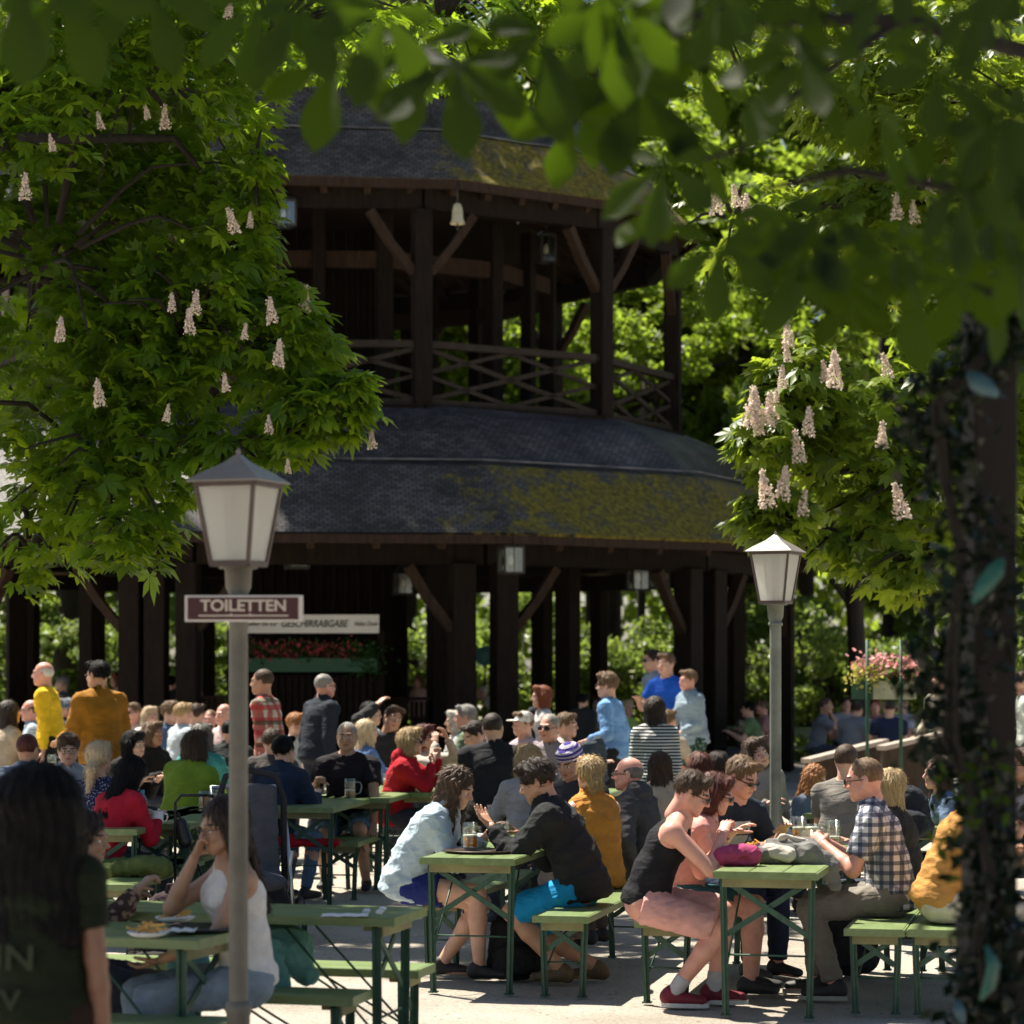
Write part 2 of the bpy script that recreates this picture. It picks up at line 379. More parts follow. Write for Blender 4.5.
def hair_prims(kind):
    cap_ = [el((0, .020, .038), (.083, .095, .088), .012)]
    low = [el((0, -.01, -.125), (.11, .12, .075), .01, 'sub')]
    if kind == 'short': return cap_+[cp((-.045, -.055, .098), (.05, -.06, .092), .022, k=.02)]+face_cut()+EARCUT+low
    if kind == 'quiff': return cap_+[cp((-.04, -.055, .108), (.045, -.062, .102), .028, k=.02), el((0, .0, .07), (.074, .08, .07), .02)]+face_cut()+EARCUT+low
    if kind == 'crop': return [el((0, .018, .034), (.0785, .092, .087), .01)]+[el((0, -.092, -.04), (.07, .045, .098), .01, 'sub')]+EARCUT+low
    if kind == 'fringe': return [el((0, .022, .020), (.0785, .088, .072), .01), el((0, -.02, .098), (.075, .105, .055), .01, 'sub'), el((0, -.075, 0), (.085, .065, .12), .01, 'sub')]+EARCUT+low
    if kind == 'curly': return [el((0, .018, .045), (.094, .104, .092), .02), el((0, -.05, .10), (.06, .05, .035), .02)]+face_cut()+[el((0, -.01, -.15), (.11, .12, .08), .01, 'sub')]
    if kind == 'bob': return [el((0, .022, .036), (.088, .100, .090), .02), cp((-.072, .01, .02), (-.074, .012, -.085), (.026, .05), (.030, .055), u=(1, 0, 0), k=.03), cp((.072, .01, .02), (.074, .012, -.085), (.026, .05), (.03, .055), u=(1, 0, 0), k=.03), cp((0, .075, .02), (0, .072, -.085), (.075, .035), (.078, .035), u=(1, 0, 0), k=.03), cp((-.05, -.055, .098), (.05, -.055, .098), .024, k=.03)]+face_cut()
    if kind == 'cascade': return [el((0, .020, .038), (.087, .100, .091), .02), cp((0, .072, .03), (0, .045, -.34), (.075, .045), (.080, .050), u=(1, 0, 0), k=.03), cp((-.070, .0, .03), (-.095, -.085, -.37), (.030, .045), (.036, .045), u=(1, 0, 0), k=.03), cp((.070, .0, .03), (.095, -.085, -.37), (.030, .045), (.036, .045), u=(1, 0, 0), k=.03)]+face_cut()
    if kind == 'mane': return [el((0, .03, .03), (.125, .13, .11), .03), cp((0, .06, .0), (0, .09, -.42), (.150, .10), (.155, .06), u=(1, 0, 0), k=.04)]+face_cut()
    if kind in ('long', 'verylong', 'wavy'):
        L = {'long': .27, 'verylong': .38, 'wavy': .33}[kind]
        return [el((0, .020, .038), (.086, .099, .090), .02), cp((0, .060, .02), (0, .092, -L), (.078, .040), (.072, .026), u=(1, 0, 0), k=.03),
                cp((-.070, .005, .03), (-.088, -.005, -L*.82), (.025, .040), (.026, .030), u=(1, 0, 0), k=.03), cp((.070, .005, .03), (.088, -.005, -L*.82), (.025, .04), (.026, .03), u=(1, 0, 0), k=.03)]+face_cut()
    if kind == 'pony': return cap_+[cp((-.04, -.055, .096), (.04, -.055, .096), .022, k=.02), cp((0, .095, -.01), (0, .135, -.06), .026, .032, k=.02), cp((0, .135, -.06), (.02, .125, -.23), (.034, .024), (.020, .014), u=(1, 0, 0), k=.02)]+face_cut()+EARCUT+low
    if kind == 'updo':
        P = [el((0, .020, .038), (.084, .098, .090), .012), cp((-.04, -.055, .098), (.04, -.055, .098), .024, k=.02)]
        for x, y, z, r in ((0, .098, -.03, .036), (-.03, .092, -.06, .026), (.03, .095, -.055, .026), (0, .10, -.085, .024), (-.02, .10, -.005, .025), (.025, .098, -.005, .024), (.01, .085, -.11, .018)): P.append(el((x, y, z), (r, r*.9, r), .008))
        return P+face_cut()+EARCUT+[el((0, -.02, -.135), (.1, .10, .075), .01, 'sub')]
    if kind == 'beanie': return [el((0, .018, .052), (.090, .102, .085), .01), cp((0, -.004, .040), (0, .004, .056), (.089, .101), (.090, .102), u=(1, 0, 0), k=.01, cap=.25), el((0, 0, -.072), (.13, .13, .10), .006, 'sub')]
    if kind == 'cap': return [el((0, .016, .045), (.086, .099, .082), .01), el((0, 0, -.075), (.13, .15, .10), .006, 'sub'), el((0, -.115, .036), (.060, .070, .008), .01)]
HAMP = dict(short=.0025, quiff=.004, crop=.0012, fringe=.0012, curly=.006, bob=.0045, long=.005, verylong=.005, wavy=.007, mane=.006, cascade=.007, pony=.004, updo=.006, beanie=.002, cap=0)
_hr = {}
def get_hair(kind):
    if kind in _hr: return _hr[kind]
    V, F = sdf(hair_prims(kind), .0072); N = vnormals(V, F); th = np.arctan2(V[:, 0], -V[:, 1]+.02)
    a = HAMP[kind]; r = np.random.default_rng(5)
    if kind in ('curly', 'wavy', 'cascade', 'quiff', 'short'):
        d = sum(np.sin(V@nrm(r.normal(size=3))*r.uniform(90, 190)+r.uniform(0, 6)) for _ in range(6))/2.2
        if kind in ('wavy', 'cascade'): d = d*.6+np.sin(th*14+3*np.sin(V[:, 2]*40))*.7
    else: d = np.sin(th*23+2*np.sin(V[:, 2]*22))*.6+np.sin(th*41+1.5*np.sin(V[:, 2]*31+1))*.4+.3*np.sin(V[:, 2]*60+th*5)
    V = V+N*(d*a)[:, None]
    if kind not in ('beanie', 'cap'):      # loose strands lift the outline off the skull
        n = {'crop': 500, 'fringe': 200}.get(kind, 1500); i = r.integers(0, len(V), n); P = V[i]; Nn = N[i]; g = r.normal(0, .35 if a < .006 else .8, (n, 3)); g[:, 2] -= 1 if kind != 'curly' else .2
        g -= Nn*(g*Nn).sum(1)[:, None]; g /= np.linalg.norm(g, axis=1)[:, None]+1e-9; Ls = r.uniform(.5, 1.3, n)[:, None]*{'crop': .012, 'fringe': .012, 'short': .024, 'quiff': .028, 'curly': .026}.get(kind, .042)
        sd = np.cross(g, Nn)*.0016; m1 = P+g*Ls*.5+Nn*Ls*r.uniform(.05, .28, (n, 1)); e1 = P+g*Ls+Nn*Ls*r.uniform(0, .35, (n, 1)); k0 = len(V)
        V = np.concatenate([V, np.stack([P-sd, P+sd, m1+sd, m1-sd, e1+sd*.3, e1-sd*.3], 1).reshape(-1, 3)]); b0 = k0+6*np.arange(n)[:, None]
        F = np.concatenate([F, b0+np.array([[0, 1, 2, 3]]), b0+np.array([[3, 2, 4, 5]])])
    me = bpy.data.meshes.new('hair'); me.from_pydata(V.tolist(), [], F.tolist()); me.polygons.foreach_set('use_smooth', [True]*len(F)); me.materials.append(None)
    _hr[kind] = me; return me
_gl = {}
def get_glasses(kind):
    if kind in _gl: return _gl[kind]
    mb = MB()
    for s in (-1, 1):
        if kind == 'glasses':
            pts = [(s*.033+.021*cos(a), -.104+abs(.021*cos(a))*.12, -.002+.015*sin(a)) for a in np.linspace(0, 2*pi, 13)]; mb.tube(pts, .0018, 5, cap=False)
        else:
            w = .027 if kind == 'wrap' else .024; hh = .014 if kind == 'wrap' else .018
            for a in range(10):
                a0, a1 = 2*pi*a/10, 2*pi*(a+1)/10
                f = lambda q: (s*.034+w*cos(q), -.106+max(0, s*cos(q))*.016, -.001+hh*sin(q))
                mb.add([(s*.034, -.109, -.001), f(a0), f(a1)], [(0, 1, 2)] if s else [(2, 1, 0)], True)
                mb.add([(s*.034, -.105, -.001), f(a0), f(a1)], [(2, 1, 0)])
        mb.tube([(s*.058, -.095, .002), (s*.079, -.05, .004), (s*.081, .01, .002), (s*.079, .022, -.012)], .0026 if kind != 'wrap' else .0038, 5)
    mb.tube([(-.012, -.106, .003), (0, -.110, .006), (.012, -.106, .003)], .0022, 5)
    me = bpy.data.meshes.new('glasses'); me.from_pydata(mb.v, [], mb.f); me.materials.append(None); _gl[kind] = me; return me
SKIN = {'fair': (.62, .36, .26), 'tan': (.50, .27, .17), 'pink': (.66, .33, .25), 'olive': (.42, .24, .15), 'brown': (.30, .15, .09)}
def skinmat(k):
    key = ('skin', k)
    if key in MC: return MC[key]
    m, n, l, b = nodemat('skin'); c = SKIN[k]
    t = noise(n, l, 14, 4); r = ramp(n, [(.3, [c[0]*.88, c[1]*.80, c[2]*.78]), (.7, [c[0]*1.05, c[1]*1.08, c[2]*1.08])])
    l.new(t.outputs[0], r.inputs[0]); l.new(r.outputs[0], b.inputs['Base Color']); b.inputs['Roughness'].default_value = .48
    b.inputs['Subsurface Weight'].default_value = .0
    t2 = noise(n, l, 160, 3); bump(n, l, t2.outputs[0], b, .15, .002)
    lip = mat('lip', [c[0]*.75, c[1]*.42, c[2]*.45], .4, .1, 40, 0); eye = mat('eye_white', (.7, .68, .64), .25, .05, 30, 0); drk = mat('iris_and_brow', (.035, .022, .015), .5, .1, 30, 0)
    MC[key] = (m, lip, eye, drk); return MC[key]
def ik(S, T, l1, l2, hint):
    S = np.array(S, float); T = np.array(T, float); d = T-S; L = np.linalg.norm(d); mx = (l1+l2)*.995
    if L > mx: T = S+d/L*mx; d = T-S; L = mx
    a = (l1*l1-l2*l2+L*L)/(2*L); hh = math.sqrt(max(0, l1*l1-a*a)); w = d/L; hv = np.array(hint, float); hv = nrm(hv-w*hv.dot(w))
    return S+w*a+hv*hh, T
HAIRC = dict(black=(.006, .005, .005), dark=(.030, .018, .012), brown=(.065, .036, .020), light=(.16, .095, .05), blond=(.42, .29, .14), fairblond=(.60, .47, .30), grey=(.27, .25, .23), darkgrey=(.13, .12, .11), white=(.62, .58, .53), red=(.22, .06, .02), darkred=(.09, .022, .014), ginger=(.40, .17, .06))
PN = [0]
def person(label, px, yt, s, face, pose='sit', fem=0, hair='short', hc='brown', top=('tshirt', 'plain', (.5, .5, .5)), bot=('trousers', 'plain', (.04, .045, .06)),
           lean=8, slean=0, twist=0, yaw=0, pitch=0, roll=0, rh=None, lh=None, hand=('relax', 'relax'), skin='fair', glasses=None, scale=None, hat=None, feet=None, shoe=(.03, .03, .03),
           group=None, extra=None, eh=(None, None), sole=None, sock=None, cell=None, legs=1, kids=None, hips=None, zoff=0, belt=None, handn=(None, None), wide=1.0, hang=None):
    PN[0] += 1; seed = PN[0]; f = fem
    h = cell or (.0135 if s > 150 else .017 if s > 110 else .022)
    sh = (.148 if f else .172)*wide; hipw = .092
    if pose == 'sit': zp = .565
    elif pose == 'stand': zp = .945
    e1 = R(lean*.6); e2 = R(lean*1.15); ss = R(slean)
    Tt = rotm('z', R(twist))
    def dirv(a, b): v = np.array([sin(b), -sin(a), cos(a)*cos(b)]); return nrm(v)
    t1, t2 = dirv(e1, ss*.6), Tt@dirv(e2, ss)
    pel = np.array([0, 0, zp]); bel = pel+t1*.17; che = bel+t2*.17; nek = che+t2*.165
    rx = Tt@np.array([cos(ss), 0, -sin(ss)]); S = {-1: nek-t2*.078-rx*sh, 1: nek-t2*.078+rx*sh}
    hdir = nrm(t2*.45+np.array([0, 0, 1.])*.75+np.array([0, -1, 0])*(sin(R(pitch))*.45+.10)); hc0 = nek+hdir*.138
    HM = rotm('z', R(yaw))@rotm('x', R(pitch))@rotm('y', R(roll))
    hc_ = HAIRC[hc]
    # ---- placement: head top at (px, yt) at scale s
    topz = CAMH-(yt-HORY)/s; tz = hc0[2]+.118+(.006 if hair in ('curly',) or hat else 0)
    k = scale or (topz/tz)
    ph = R(face); cz, sz = cos(ph), sin(ph)
    hx, hy = hc0[0]*k, hc0[1]*k
    wx = (px-512)/s-(hx*cz-hy*sz); wy = FPX/s-(hx*sz+hy*cz)
    # ---- limbs
    al = .29 if not f else .275; fl = .255 if not f else .24
    am = .86 if f else 1.0
    arms = {}
    for sd, tg, en in ((-1, rh, eh[0]), (1, lh, eh[1])):
        if tg is None or tg == 'table': T = (sd*.13, -.40, .83)
        if tg == 'lap': T = (sd*.10, -.30, .66)
        if tg == 'hang' or (tg is None and pose == 'stand'): T = (sd*(sh+.07), -.02, zp-.12)
        if isinstance(tg, tuple): T = (tg[0], -tg[1], tg[2])
        hint = en and (en[0], -en[1], en[2]) or ((sd*.5, .25, -1) if pose == 'sit' else (sd*.4, .8, -.3))
        E, Wr = ik(S[sd], T, al, fl, hint); arms[sd] = (E, Wr)
    lg = {}
    for sd in (-1, 1):
        H = pel+np.array([sd*hipw, 0, -.02])
        if feet and feet[(sd+1)//2] is not None: fx, fy, fz = feet[(sd+1)//2]; A = (fx, -fy, fz)
        elif pose == 'sit': A = (sd*.11, -.42, .085)
        else: A = (sd*.10, .0, .085)
        K, A = ik(H, A, .435, .43, (0, -1, .9) if pose == 'sit' else (0, -1, 0)); lg[sd] = (H, K, A)
    # ---- body
    P = [cp(pel-(.035*rx), pel+(.035*rx), .105, k=.05), cp(pel, bel, (.135, .105), (.125 if f else .135, .092), u=rx, k=.05), cp(bel, che, (.122 if f else .138, .092), (.145*wide, .105), u=rx, k=.05),
         cp(S[-1]-t2*.015, S[1]-t2*.015, .050 if f else .060, k=.04), cp(nek-t2*.01, S[-1], .050, .046, k=.03), cp(nek-t2*.01, S[1], .050, .046, k=.03), cp(che, nek-t2*.05, (.145*wide, .100), (.09, .07), u=rx, k=.04), cp(nek-t2*.03, nek+hdir*.075, .047 if f else .055, k=.02)]
    if f:
        for sd in (-1, 1): P.append(el(che+rx*sd*.062+Tt@np.array([0, -.075, .0])+t2*.005, (.050, .046, .052), .04))
    for sd in (-1, 1):
        E, Wr = arms[sd]
        P += [cp(S[sd], E, .052*am, .040*am, k=.02), cp(E, E+(Wr-E)*.35, .040*am, .039*am, k=.015), cp(E+(Wr-E)*.35, Wr, .039*am, .0255*am, k=.015)]
        H, K, A = lg[sd]
        if legs:
            P += [cp(H, K, .085, .055, k=.03), cp(K, K+(A-K)*.35, .053, .056, k=.02), cp(K+(A-K)*.35, A, .056, .034, k=.02)]
            P.append(cp(A+np.array([0, .03, -.035]), A+np.array([0, -.15, -.05]), .034, .025, k=.02))
    V, F = sdf(P, h); VV = [V]; FF = [F]; MM = [np.zeros(len(F), int)]; off = len(V)
    hv, hf, hm = get_head(f); q = hv@HM.T+hc0; VV.append(q); FF.append(hf+off); MM.append(hm); off += len(q)
    for i, sd in enumerate((-1, 1)):
        E, Wr = arms[sd]; v, ff = get_hand(hand[i]); v = v.copy()
        if sd > 0: v[:, 0] *= -1; ff = ff[:, ::-1]
        y = nrm(Wr-E); n = np.array(handn[i] if handn[i] is not None else (0, 0, 1.), float); n = n-y*n.dot(y)
        if np.linalg.norm(n) < .15: n = np.array([0, 1., .2]); n = n-y*n.dot(y)
        n = nrm(n); x = np.cross(y, n); M = np.stack([x, y, n], 1); v = (v*(am*.5+.42))@M.T+Wr+y*.008
        VV.append(v); FF.append(ff+off); MM.append(np.zeros(len(ff), int)); off += len(v)
    sk = skinmat(skin)
    body = npmesh('person', np.concatenate(VV), np.concatenate(FF), list(sk), None, True, np.concatenate(MM))
    body.location = (wx, wy, zoff); body.rotation_euler = (0, 0, ph); body.scale = (k, k, k)
    tag(body, label, 'person', group)
    # ---- bottom garment
    bk, bp, bc = bot[0], bot[1], bot[2]; bc2 = bot[3] if len(bot) > 3 else None
    if bk:
        G = [cp(pel-(.035*rx), pel+(.035*rx), .118, k=.04), cp(pel, pel+t1*.09, (.150, .122), (.146, .114), u=rx, k=.03, cap=.2)]
        for sd in (-1, 1):
            H, K, A = lg[sd]
            if not legs: G.append(cp(H, H+(K-H)*.6, .098, .08, k=.03)); continue
            if bk == 'trousers': G += [cp(H, K, .100, .072, k=.02), cp(K, K+(A-K)*.93, .072, .058, k=.02, cap=.25)]
            elif bk == 'jeans': G += [cp(H, K, .095, .066, k=.02), cp(K, K+(A-K)*.95, .064, .047, k=.015, cap=.25)]
            elif bk == 'shorts': G += [cp(H, H+(K-H)*.90, .104, .088, k=.02, cap=.12)]
            elif bk == 'minishorts': G += [cp(H, H+(K-H)*.48, .100, .092, k=.02, cap=.12)]
            elif bk == 'skirt': G += [cp(H, H+(K-H)*.75, .100, .088, k=.06, cap=.15)]
        v, ff = sdf(G, h*1.05); v = wrinkle(v, ff, .0065, seed+500); npmesh({'minishorts': 'shorts', 'jeans': 'jeans'}.get(bk, bk), v, ff, cloth(bp, bc, bc2), body, True)
    # ---- top garment
    tk, tp, tc = top[0], top[1], top[2]; tc2 = top[3] if len(top) > 3 else None
    o = dict(tank=.007, tshirt=.014, shirt=.016, sweater=.022, jacket=.028, hoodie=.026, vest=.030, blouse=.018, dress=.012)[tk]
    slv = dict(tank=0, tshirt=.62, shirt=2, sweater=2, jacket=2, hoodie=2, vest=0, blouse=2, dress=0)[tk]
    if tk == 'shirt' and extra == 'shortsleeve': slv = .72
    lo = pel+t1*(-.07 if tk in ('jacket', 'hoodie', 'shirt', 'blouse', 'vest') else -.02)
    sl = 1.0 if slv else .55
    G = [cp(lo, pel+t1*.04, (.160*wide+o, .136*wide+o), (.152*wide+o, .124*wide+o), u=rx, k=.03, cap=.22), cp(pel+t1*.04, bel, (.152*wide+o, .124*wide+o), (.131+o+(0 if f else .01), .100+o), u=rx, k=.03), cp(bel, che, ((.124 if f else .138)+o, .094+o), (.147*wide+o, .107+o), u=rx, k=.05), cp(che, nek-t2*.05, (.147*wide+o, .102+o), (.088+o, .070+o), u=rx, k=.04)]
    if tk == 'tank': G.append(cp(S[-1]*.62+S[1]*.38-t2*.01, S[1]*.62+S[-1]*.38-t2*.01, .052+o, k=.04))
    elif tk == 'vest': G.append(cp(S[-1]*.94+S[1]*.06, S[1]*.94+S[-1]*.06, .052+o, k=.04, cap=.4))
    else: G += [cp(S[-1]-t2*.015, S[1]-t2*.015, (.050 if f else .060)+o*.8, k=.04), cp(nek-t2*.015, S[-1], .050+o*.5, .048+o*.8, k=.03), cp(nek-t2*.015, S[1], .050+o*.5, .048+o*.8, k=.03)]
    if f:
        for sd in (-1, 1): G.append(el(che+rx*sd*.060+Tt@np.array([0, -.076, 0])+t2*.005, (.052+o, .048+o, .054+o), .05))
    for sd in (-1, 1):
        E, Wr = arms[sd]
        if slv == 2: G += [cp(S[sd], E, (.056+o*.9)*am, (.045+o*.8)*am, k=.025), cp(E, E+(Wr-E)*.93, (.045+o*.8)*am, (.032+o*.6)*am, k=.02, cap=.2)]
        elif slv: G += [cp(S[sd], S[sd]+(E-S[sd])*slv, (.058+o)*am, (.054+o)*am, k=.025, cap=.15)]
    G += [cp(nek+hdir*.0, nek+hdir*.12+Tt@np.array([0, -.02, 0]), .050 if tk in ('jacket', 'hoodie', 'sweater', 'shirt') else .066, .075, k=.008, op='sub')]
    if tk == 'tank': G += [cp(nek+t2*.05+Tt@np.array([0, -.10, 0]), nek-t2*.06+Tt@np.array([0, -.14, 0]), (.075, .06), u=rx, k=.01, op='sub')]
    if tk in ('jacket', 'vest'): G += [cp(nek-t2*.015, nek+hdir*.055, .075, .073, u=rx, k=.015, cap=.2), cp(nek+hdir*.0, nek+hdir*.12, .058, .062, k=.004, op='sub')]
    if tk == 'shirt': G += [cp(nek-t2*.01, nek+hdir*.035, .072, .068, u=rx, k=.012, cap=.2), cp(nek, nek+hdir*.12, .056, .06, k=.004, op='sub')]
    if tk == 'hoodie': G += [cp(nek+Tt@np.array([-.07, .05, .03]), nek+Tt@np.array([.07, .05, .03]), .055, k=.03), el(nek+Tt@np.array([0, .09, .0]), (.10, .055, .065), .03), cp(nek+hdir*.0, nek+hdir*.14, .060, .07, k=.004, op='sub')]
    v, ff = sdf(G, h); v = wrinkle(v, ff, .0035 if tk in ('tank', 'tshirt', 'dress') else .009, seed)
    nm = {'tank': 'tank_top', 'tshirt': 't_shirt'}.get(tk, tk)
    tob = npmesh(nm, v, ff, cloth(tp, tc, tc2), body, True)
    # ---- hair, hats, glasses
    M4 = Matrix(np.vstack([np.hstack([HM, hc0[:, None]]), [0, 0, 0, 1]]).tolist())
    def headpart(name, me, m):
        ob = bpy.data.objects.new(name, me); C.link(ob); ob.parent = body; ob.matrix_local = M4
        ob.material_slots[0].link = 'OBJECT'; ob.material_slots[0].material = m; return ob
    if hair: headpart('hair', get_hair(hair), hairmat(hc_))
    if hat: headpart('hat', get_hair(hat[0]), cloth(hat[1], hat[2], hat[3] if len(hat) > 3 else None))
    if glasses: headpart('glasses' if glasses == 'glasses' else 'sunglasses', get_glasses(glasses), mat('dark_lens', (.01, .01, .012), .12, .1, 10, 0) if glasses != 'glasses' else mat('spectacle_frame', (.05, .03, .02), .3, .1, 10, 0))
    if legs:
        for sd in (-1, 1):
            H, K, A = lg[sd]; a = A+np.array([0, .035, -.030]); b = A+np.array([sd*.012, -.155, -.045])
            v, ff = sdf([cp(a, b, (.036, .044), (.039, .026), u=(1, 0, 0), k=.02), cp(A+np.array([0, .01, .0]), a, .039, .039, k=.02)], .010); v[:, 2] = np.maximum(v[:, 2], .004+A[2]-.085)
            so = npmesh('shoe', v, ff, mat('shoe_fabric', shoe, .6, .2, 30, .2), body, True)
            if sole:
                z0 = A[2]-.085; sm = MB(); pts = []
                for i in range(20):
                    t = 2*pi*i/20; y = (a[1]+b[1])/2-(.132)*cos(t); x = (a[0]+b[0])/2+.041*sin(t)*(1+.12*cos(t)); pts.append((x, y))
                sm.add([(x, y, z0+.001) for x, y in pts]+[(x, y, z0+.024) for x, y in pts], [tuple(range(20))[::-1], tuple(range(20, 40))]+[(i, (i+1) % 20, 20+(i+1) % 20, 20+i) for i in range(20)])
                sm.build('sole', mat('shoe_sole', sole, .6, .1, 20, 0), so)
            if sock:
                v, ff = sdf([cp(A+np.array([0, .0, -.01]), A+(K-A)*.22, .043, .045, k=.01, cap=.2)], .01); npmesh('sock', v, ff, cloth('plain', sock), body, True)
    body['_j'] = 0
    del body['_j']
    return dict(o=body, arms=arms, nek=nek, che=che, pel=pel, t2=t2, k=k, M=Matrix.Translation((wx, wy, zoff))@Matrix.Rotation(ph, 4, 'Z')@Matrix.Scale(k, 4), head=hc0, top=tob, lg=lg, rx=rx, Tt=Tt)
def blob(name, prims, h, m, parent=None, amp=0, seed=1, freq=1, flat=None):
    v, f = sdf(prims, h)
    if amp: v = wrinkle(v, f, amp, seed, freq)
    if flat is not None: v[:, 2] = np.maximum(v[:, 2], flat)
    return npmesh(name, v, f, m, parent, True)
# ------------------------------------------------------------ ground
def ground():
    m, n, l, b = nodemat('gravel')
    tc = n.new('ShaderNodeTexCoord'); O = tc.outputs['Object']
    t1 = noise(n, l, .9, 6, O); t2 = noise(n, l, 55, 4, O, .7); t3 = noise(n, l, 240, 2, O, .7)
    r = ramp(n, [(.3, (.44, .38, .30)), (.55, (.60, .54, .455)), (.75, (.70, .64, .55))]); l.new(t1.outputs[0], r.inputs[0])
    r2 = ramp(n, [(.28, (.35, .32, .29)), (.45, (.92, .92, .92)), (.7, (1.25, 1.25, 1.25))]); l.new(t2.outputs[0], r2.inputs[0])
    mx = n.new('ShaderNodeMix'); mx.data_type = 'RGBA'; mx.blend_type = 'MULTIPLY'; mx.inputs[0].default_value = .8
    l.new(r.outputs[0], mx.inputs[6]); l.new(r2.outputs[0], mx.inputs[7])
    v = n.new('ShaderNodeTexVoronoi'); v.inputs['Scale'].default_value = 9; l.new(O, v.inputs['Vector'])   # fallen petals and leaf litter
    g = n.new('ShaderNodeMath'); g.operation = 'LESS_THAN'; l.new(v.outputs['Distance'], g.inputs[0]); g.inputs[1].default_value = .10
    mx2 = n.new('ShaderNodeMix'); mx2.data_type = 'RGBA'; l.new(g.outputs[0], mx2.inputs[0]); l.new(mx.outputs[2], mx2.inputs[6]); setc(mx2.inputs[7], (.17, .12, .07))
    l.new(mx2.outputs[2], b.inputs['Base Color']); b.inputs['Roughness'].default_value = .95
    ad = n.new('ShaderNodeMath'); ad.operation = 'ADD'; l.new(t2.outputs[0], ad.inputs[0]); l.new(t3.outputs[0], ad.inputs[1])
    bump(n, l, ad.outputs[0], b, .9, .02)
    N = 60; xs = np.sign(np.linspace(-1, 1, N))*np.abs(np.linspace(-1, 1, N))**3*400
    V = [(x, y+30, (.012*sin(x*1.3)*cos(y*.9) if abs(x) < 60 and abs(y) < 60 else 0)-.012) for y in xs for x in xs]
    F = [(j*N+i, j*N+i+1, (j+1)*N+i+1, (j+1)*N+i) for j in range(N-1) for i in range(N-1)]
    tag(npmesh('ground', V, F, m, None, True), kind='structure')
ground()
# ------------------------------------------------------------ pagoda
wood = mat('dark_wood', (.012, .0078, .0055), .75, .45, 5, .5, .01, 0, .12, mapscale=(4, 4, .6))
wood2 = mat('brown_wood', (.034, .021, .014), .75, .4, 5, .5, .01, 0, .12, mapscale=(4, 4, .6))
woodu = mat('soffit_boards', (.10, .065, .045), .75, .35, 3, .4, .01)
def slate():
    m, n, l, b = nodemat('slate_shingles')
    uv = n.new('ShaderNodeUVMap'); br = n.new('ShaderNodeTexBrick'); l.new(uv.outputs[0], br.inputs['Vector'])
    br.inputs['Scale'].default_value = 1; br.inputs['Brick Width'].default_value = .115; br.inputs['Row Height'].default_value = .062
    br.inputs['Mortar Size'].default_value = .009; br.inputs['Mortar Smooth'].default_value = .4
    setc(br.inputs['Color1'], (.100, .094, .092)); setc(br.inputs['Color2'], (.044, .041, .041)); setc(br.inputs['Mortar'], (.004, .004, .005))
    tc = n.new('ShaderNodeTexCoord'); O = tc.outputs['Object']
    w = noise(n, l, 1.3, 5, O); rw = ramp(n, [(.35, (.6, .6, .6)), (.7, (1.5, 1.48, 1.45))]); l.new(w.outputs[0], rw.inputs[0])
    mu = n.new('ShaderNodeMix'); mu.data_type = 'RGBA'; mu.blend_type = 'MULTIPLY'; mu.inputs[0].default_value = 1
    l.new(br.outputs[0], mu.inputs[6]); l.new(rw.outputs[0], mu.inputs[7])
    # moss grows on the lower courses, mostly on the side turned away from the sun's path
    at = n.new('ShaderNodeAttribute'); at.attribute_name = 'moss'
    mn = noise(n, l, 2.2, 8, O, .72); mn2 = noise(n, l, 13, 4, O, .7)
    s1 = n.new('ShaderNodeMath'); s1.operation = 'ADD'; l.new(mn.outputs[0], s1.inputs[0]); l.new(at.outputs['Fac'], s1.inputs[1])
    s2 = n.new('ShaderNodeMath'); s2.operation = 'MULTIPLY_ADD'; l.new(mn2.outputs[0], s2.inputs[0]); s2.inputs[1].default_value = .35; l.new(s1.outputs[0], s2.inputs[2])
    rm = ramp(n, [(.76, (0, 0, 0)), (.93, (1, 1, 1))]); l.new(s2.outputs[0], rm.inputs[0])
    mc = ramp(n, [(.35, (.055, .050, .012)), (.65, (.22, .175, .022))]); l.new(mn2.outputs[0], mc.inputs[0])
    mx = n.new('ShaderNodeMix'); mx.data_type = 'RGBA'; l.new(rm.outputs[0], mx.inputs[0]); l.new(mu.outputs[2], mx.inputs[6]); l.new(mc.outputs[0], mx.inputs[7])
    l.new(mx.outputs[2], b.inputs['Base Color'])
    rr = n.new('ShaderNodeMath'); rr.operation = 'MULTIPLY_ADD'; l.new(rm.outputs[0], rr.inputs[0]); rr.inputs[1].default_value = .3; rr.inputs[2].default_value = .58
    l.new(rr.outputs[0], b.inputs['Roughness']); b.inputs['Specular IOR Level'].default_value = .22
    # each course tilts: height ramps inside a row
    bump(n, l, br.outputs['Fac'], b, .6, -.02)
    return m
slatem = slate()
XC, YC = -3.22, 44.2
pag = empty('wooden_pagoda', (XC, YC, 0), 0, 'large dark timber pagoda with mossy slate roofs behind the crowd', 'pavilion')
def pp(Rr, t, z): return Vector((Rr*sin(R(t)), -Rr*cos(R(t)), z))
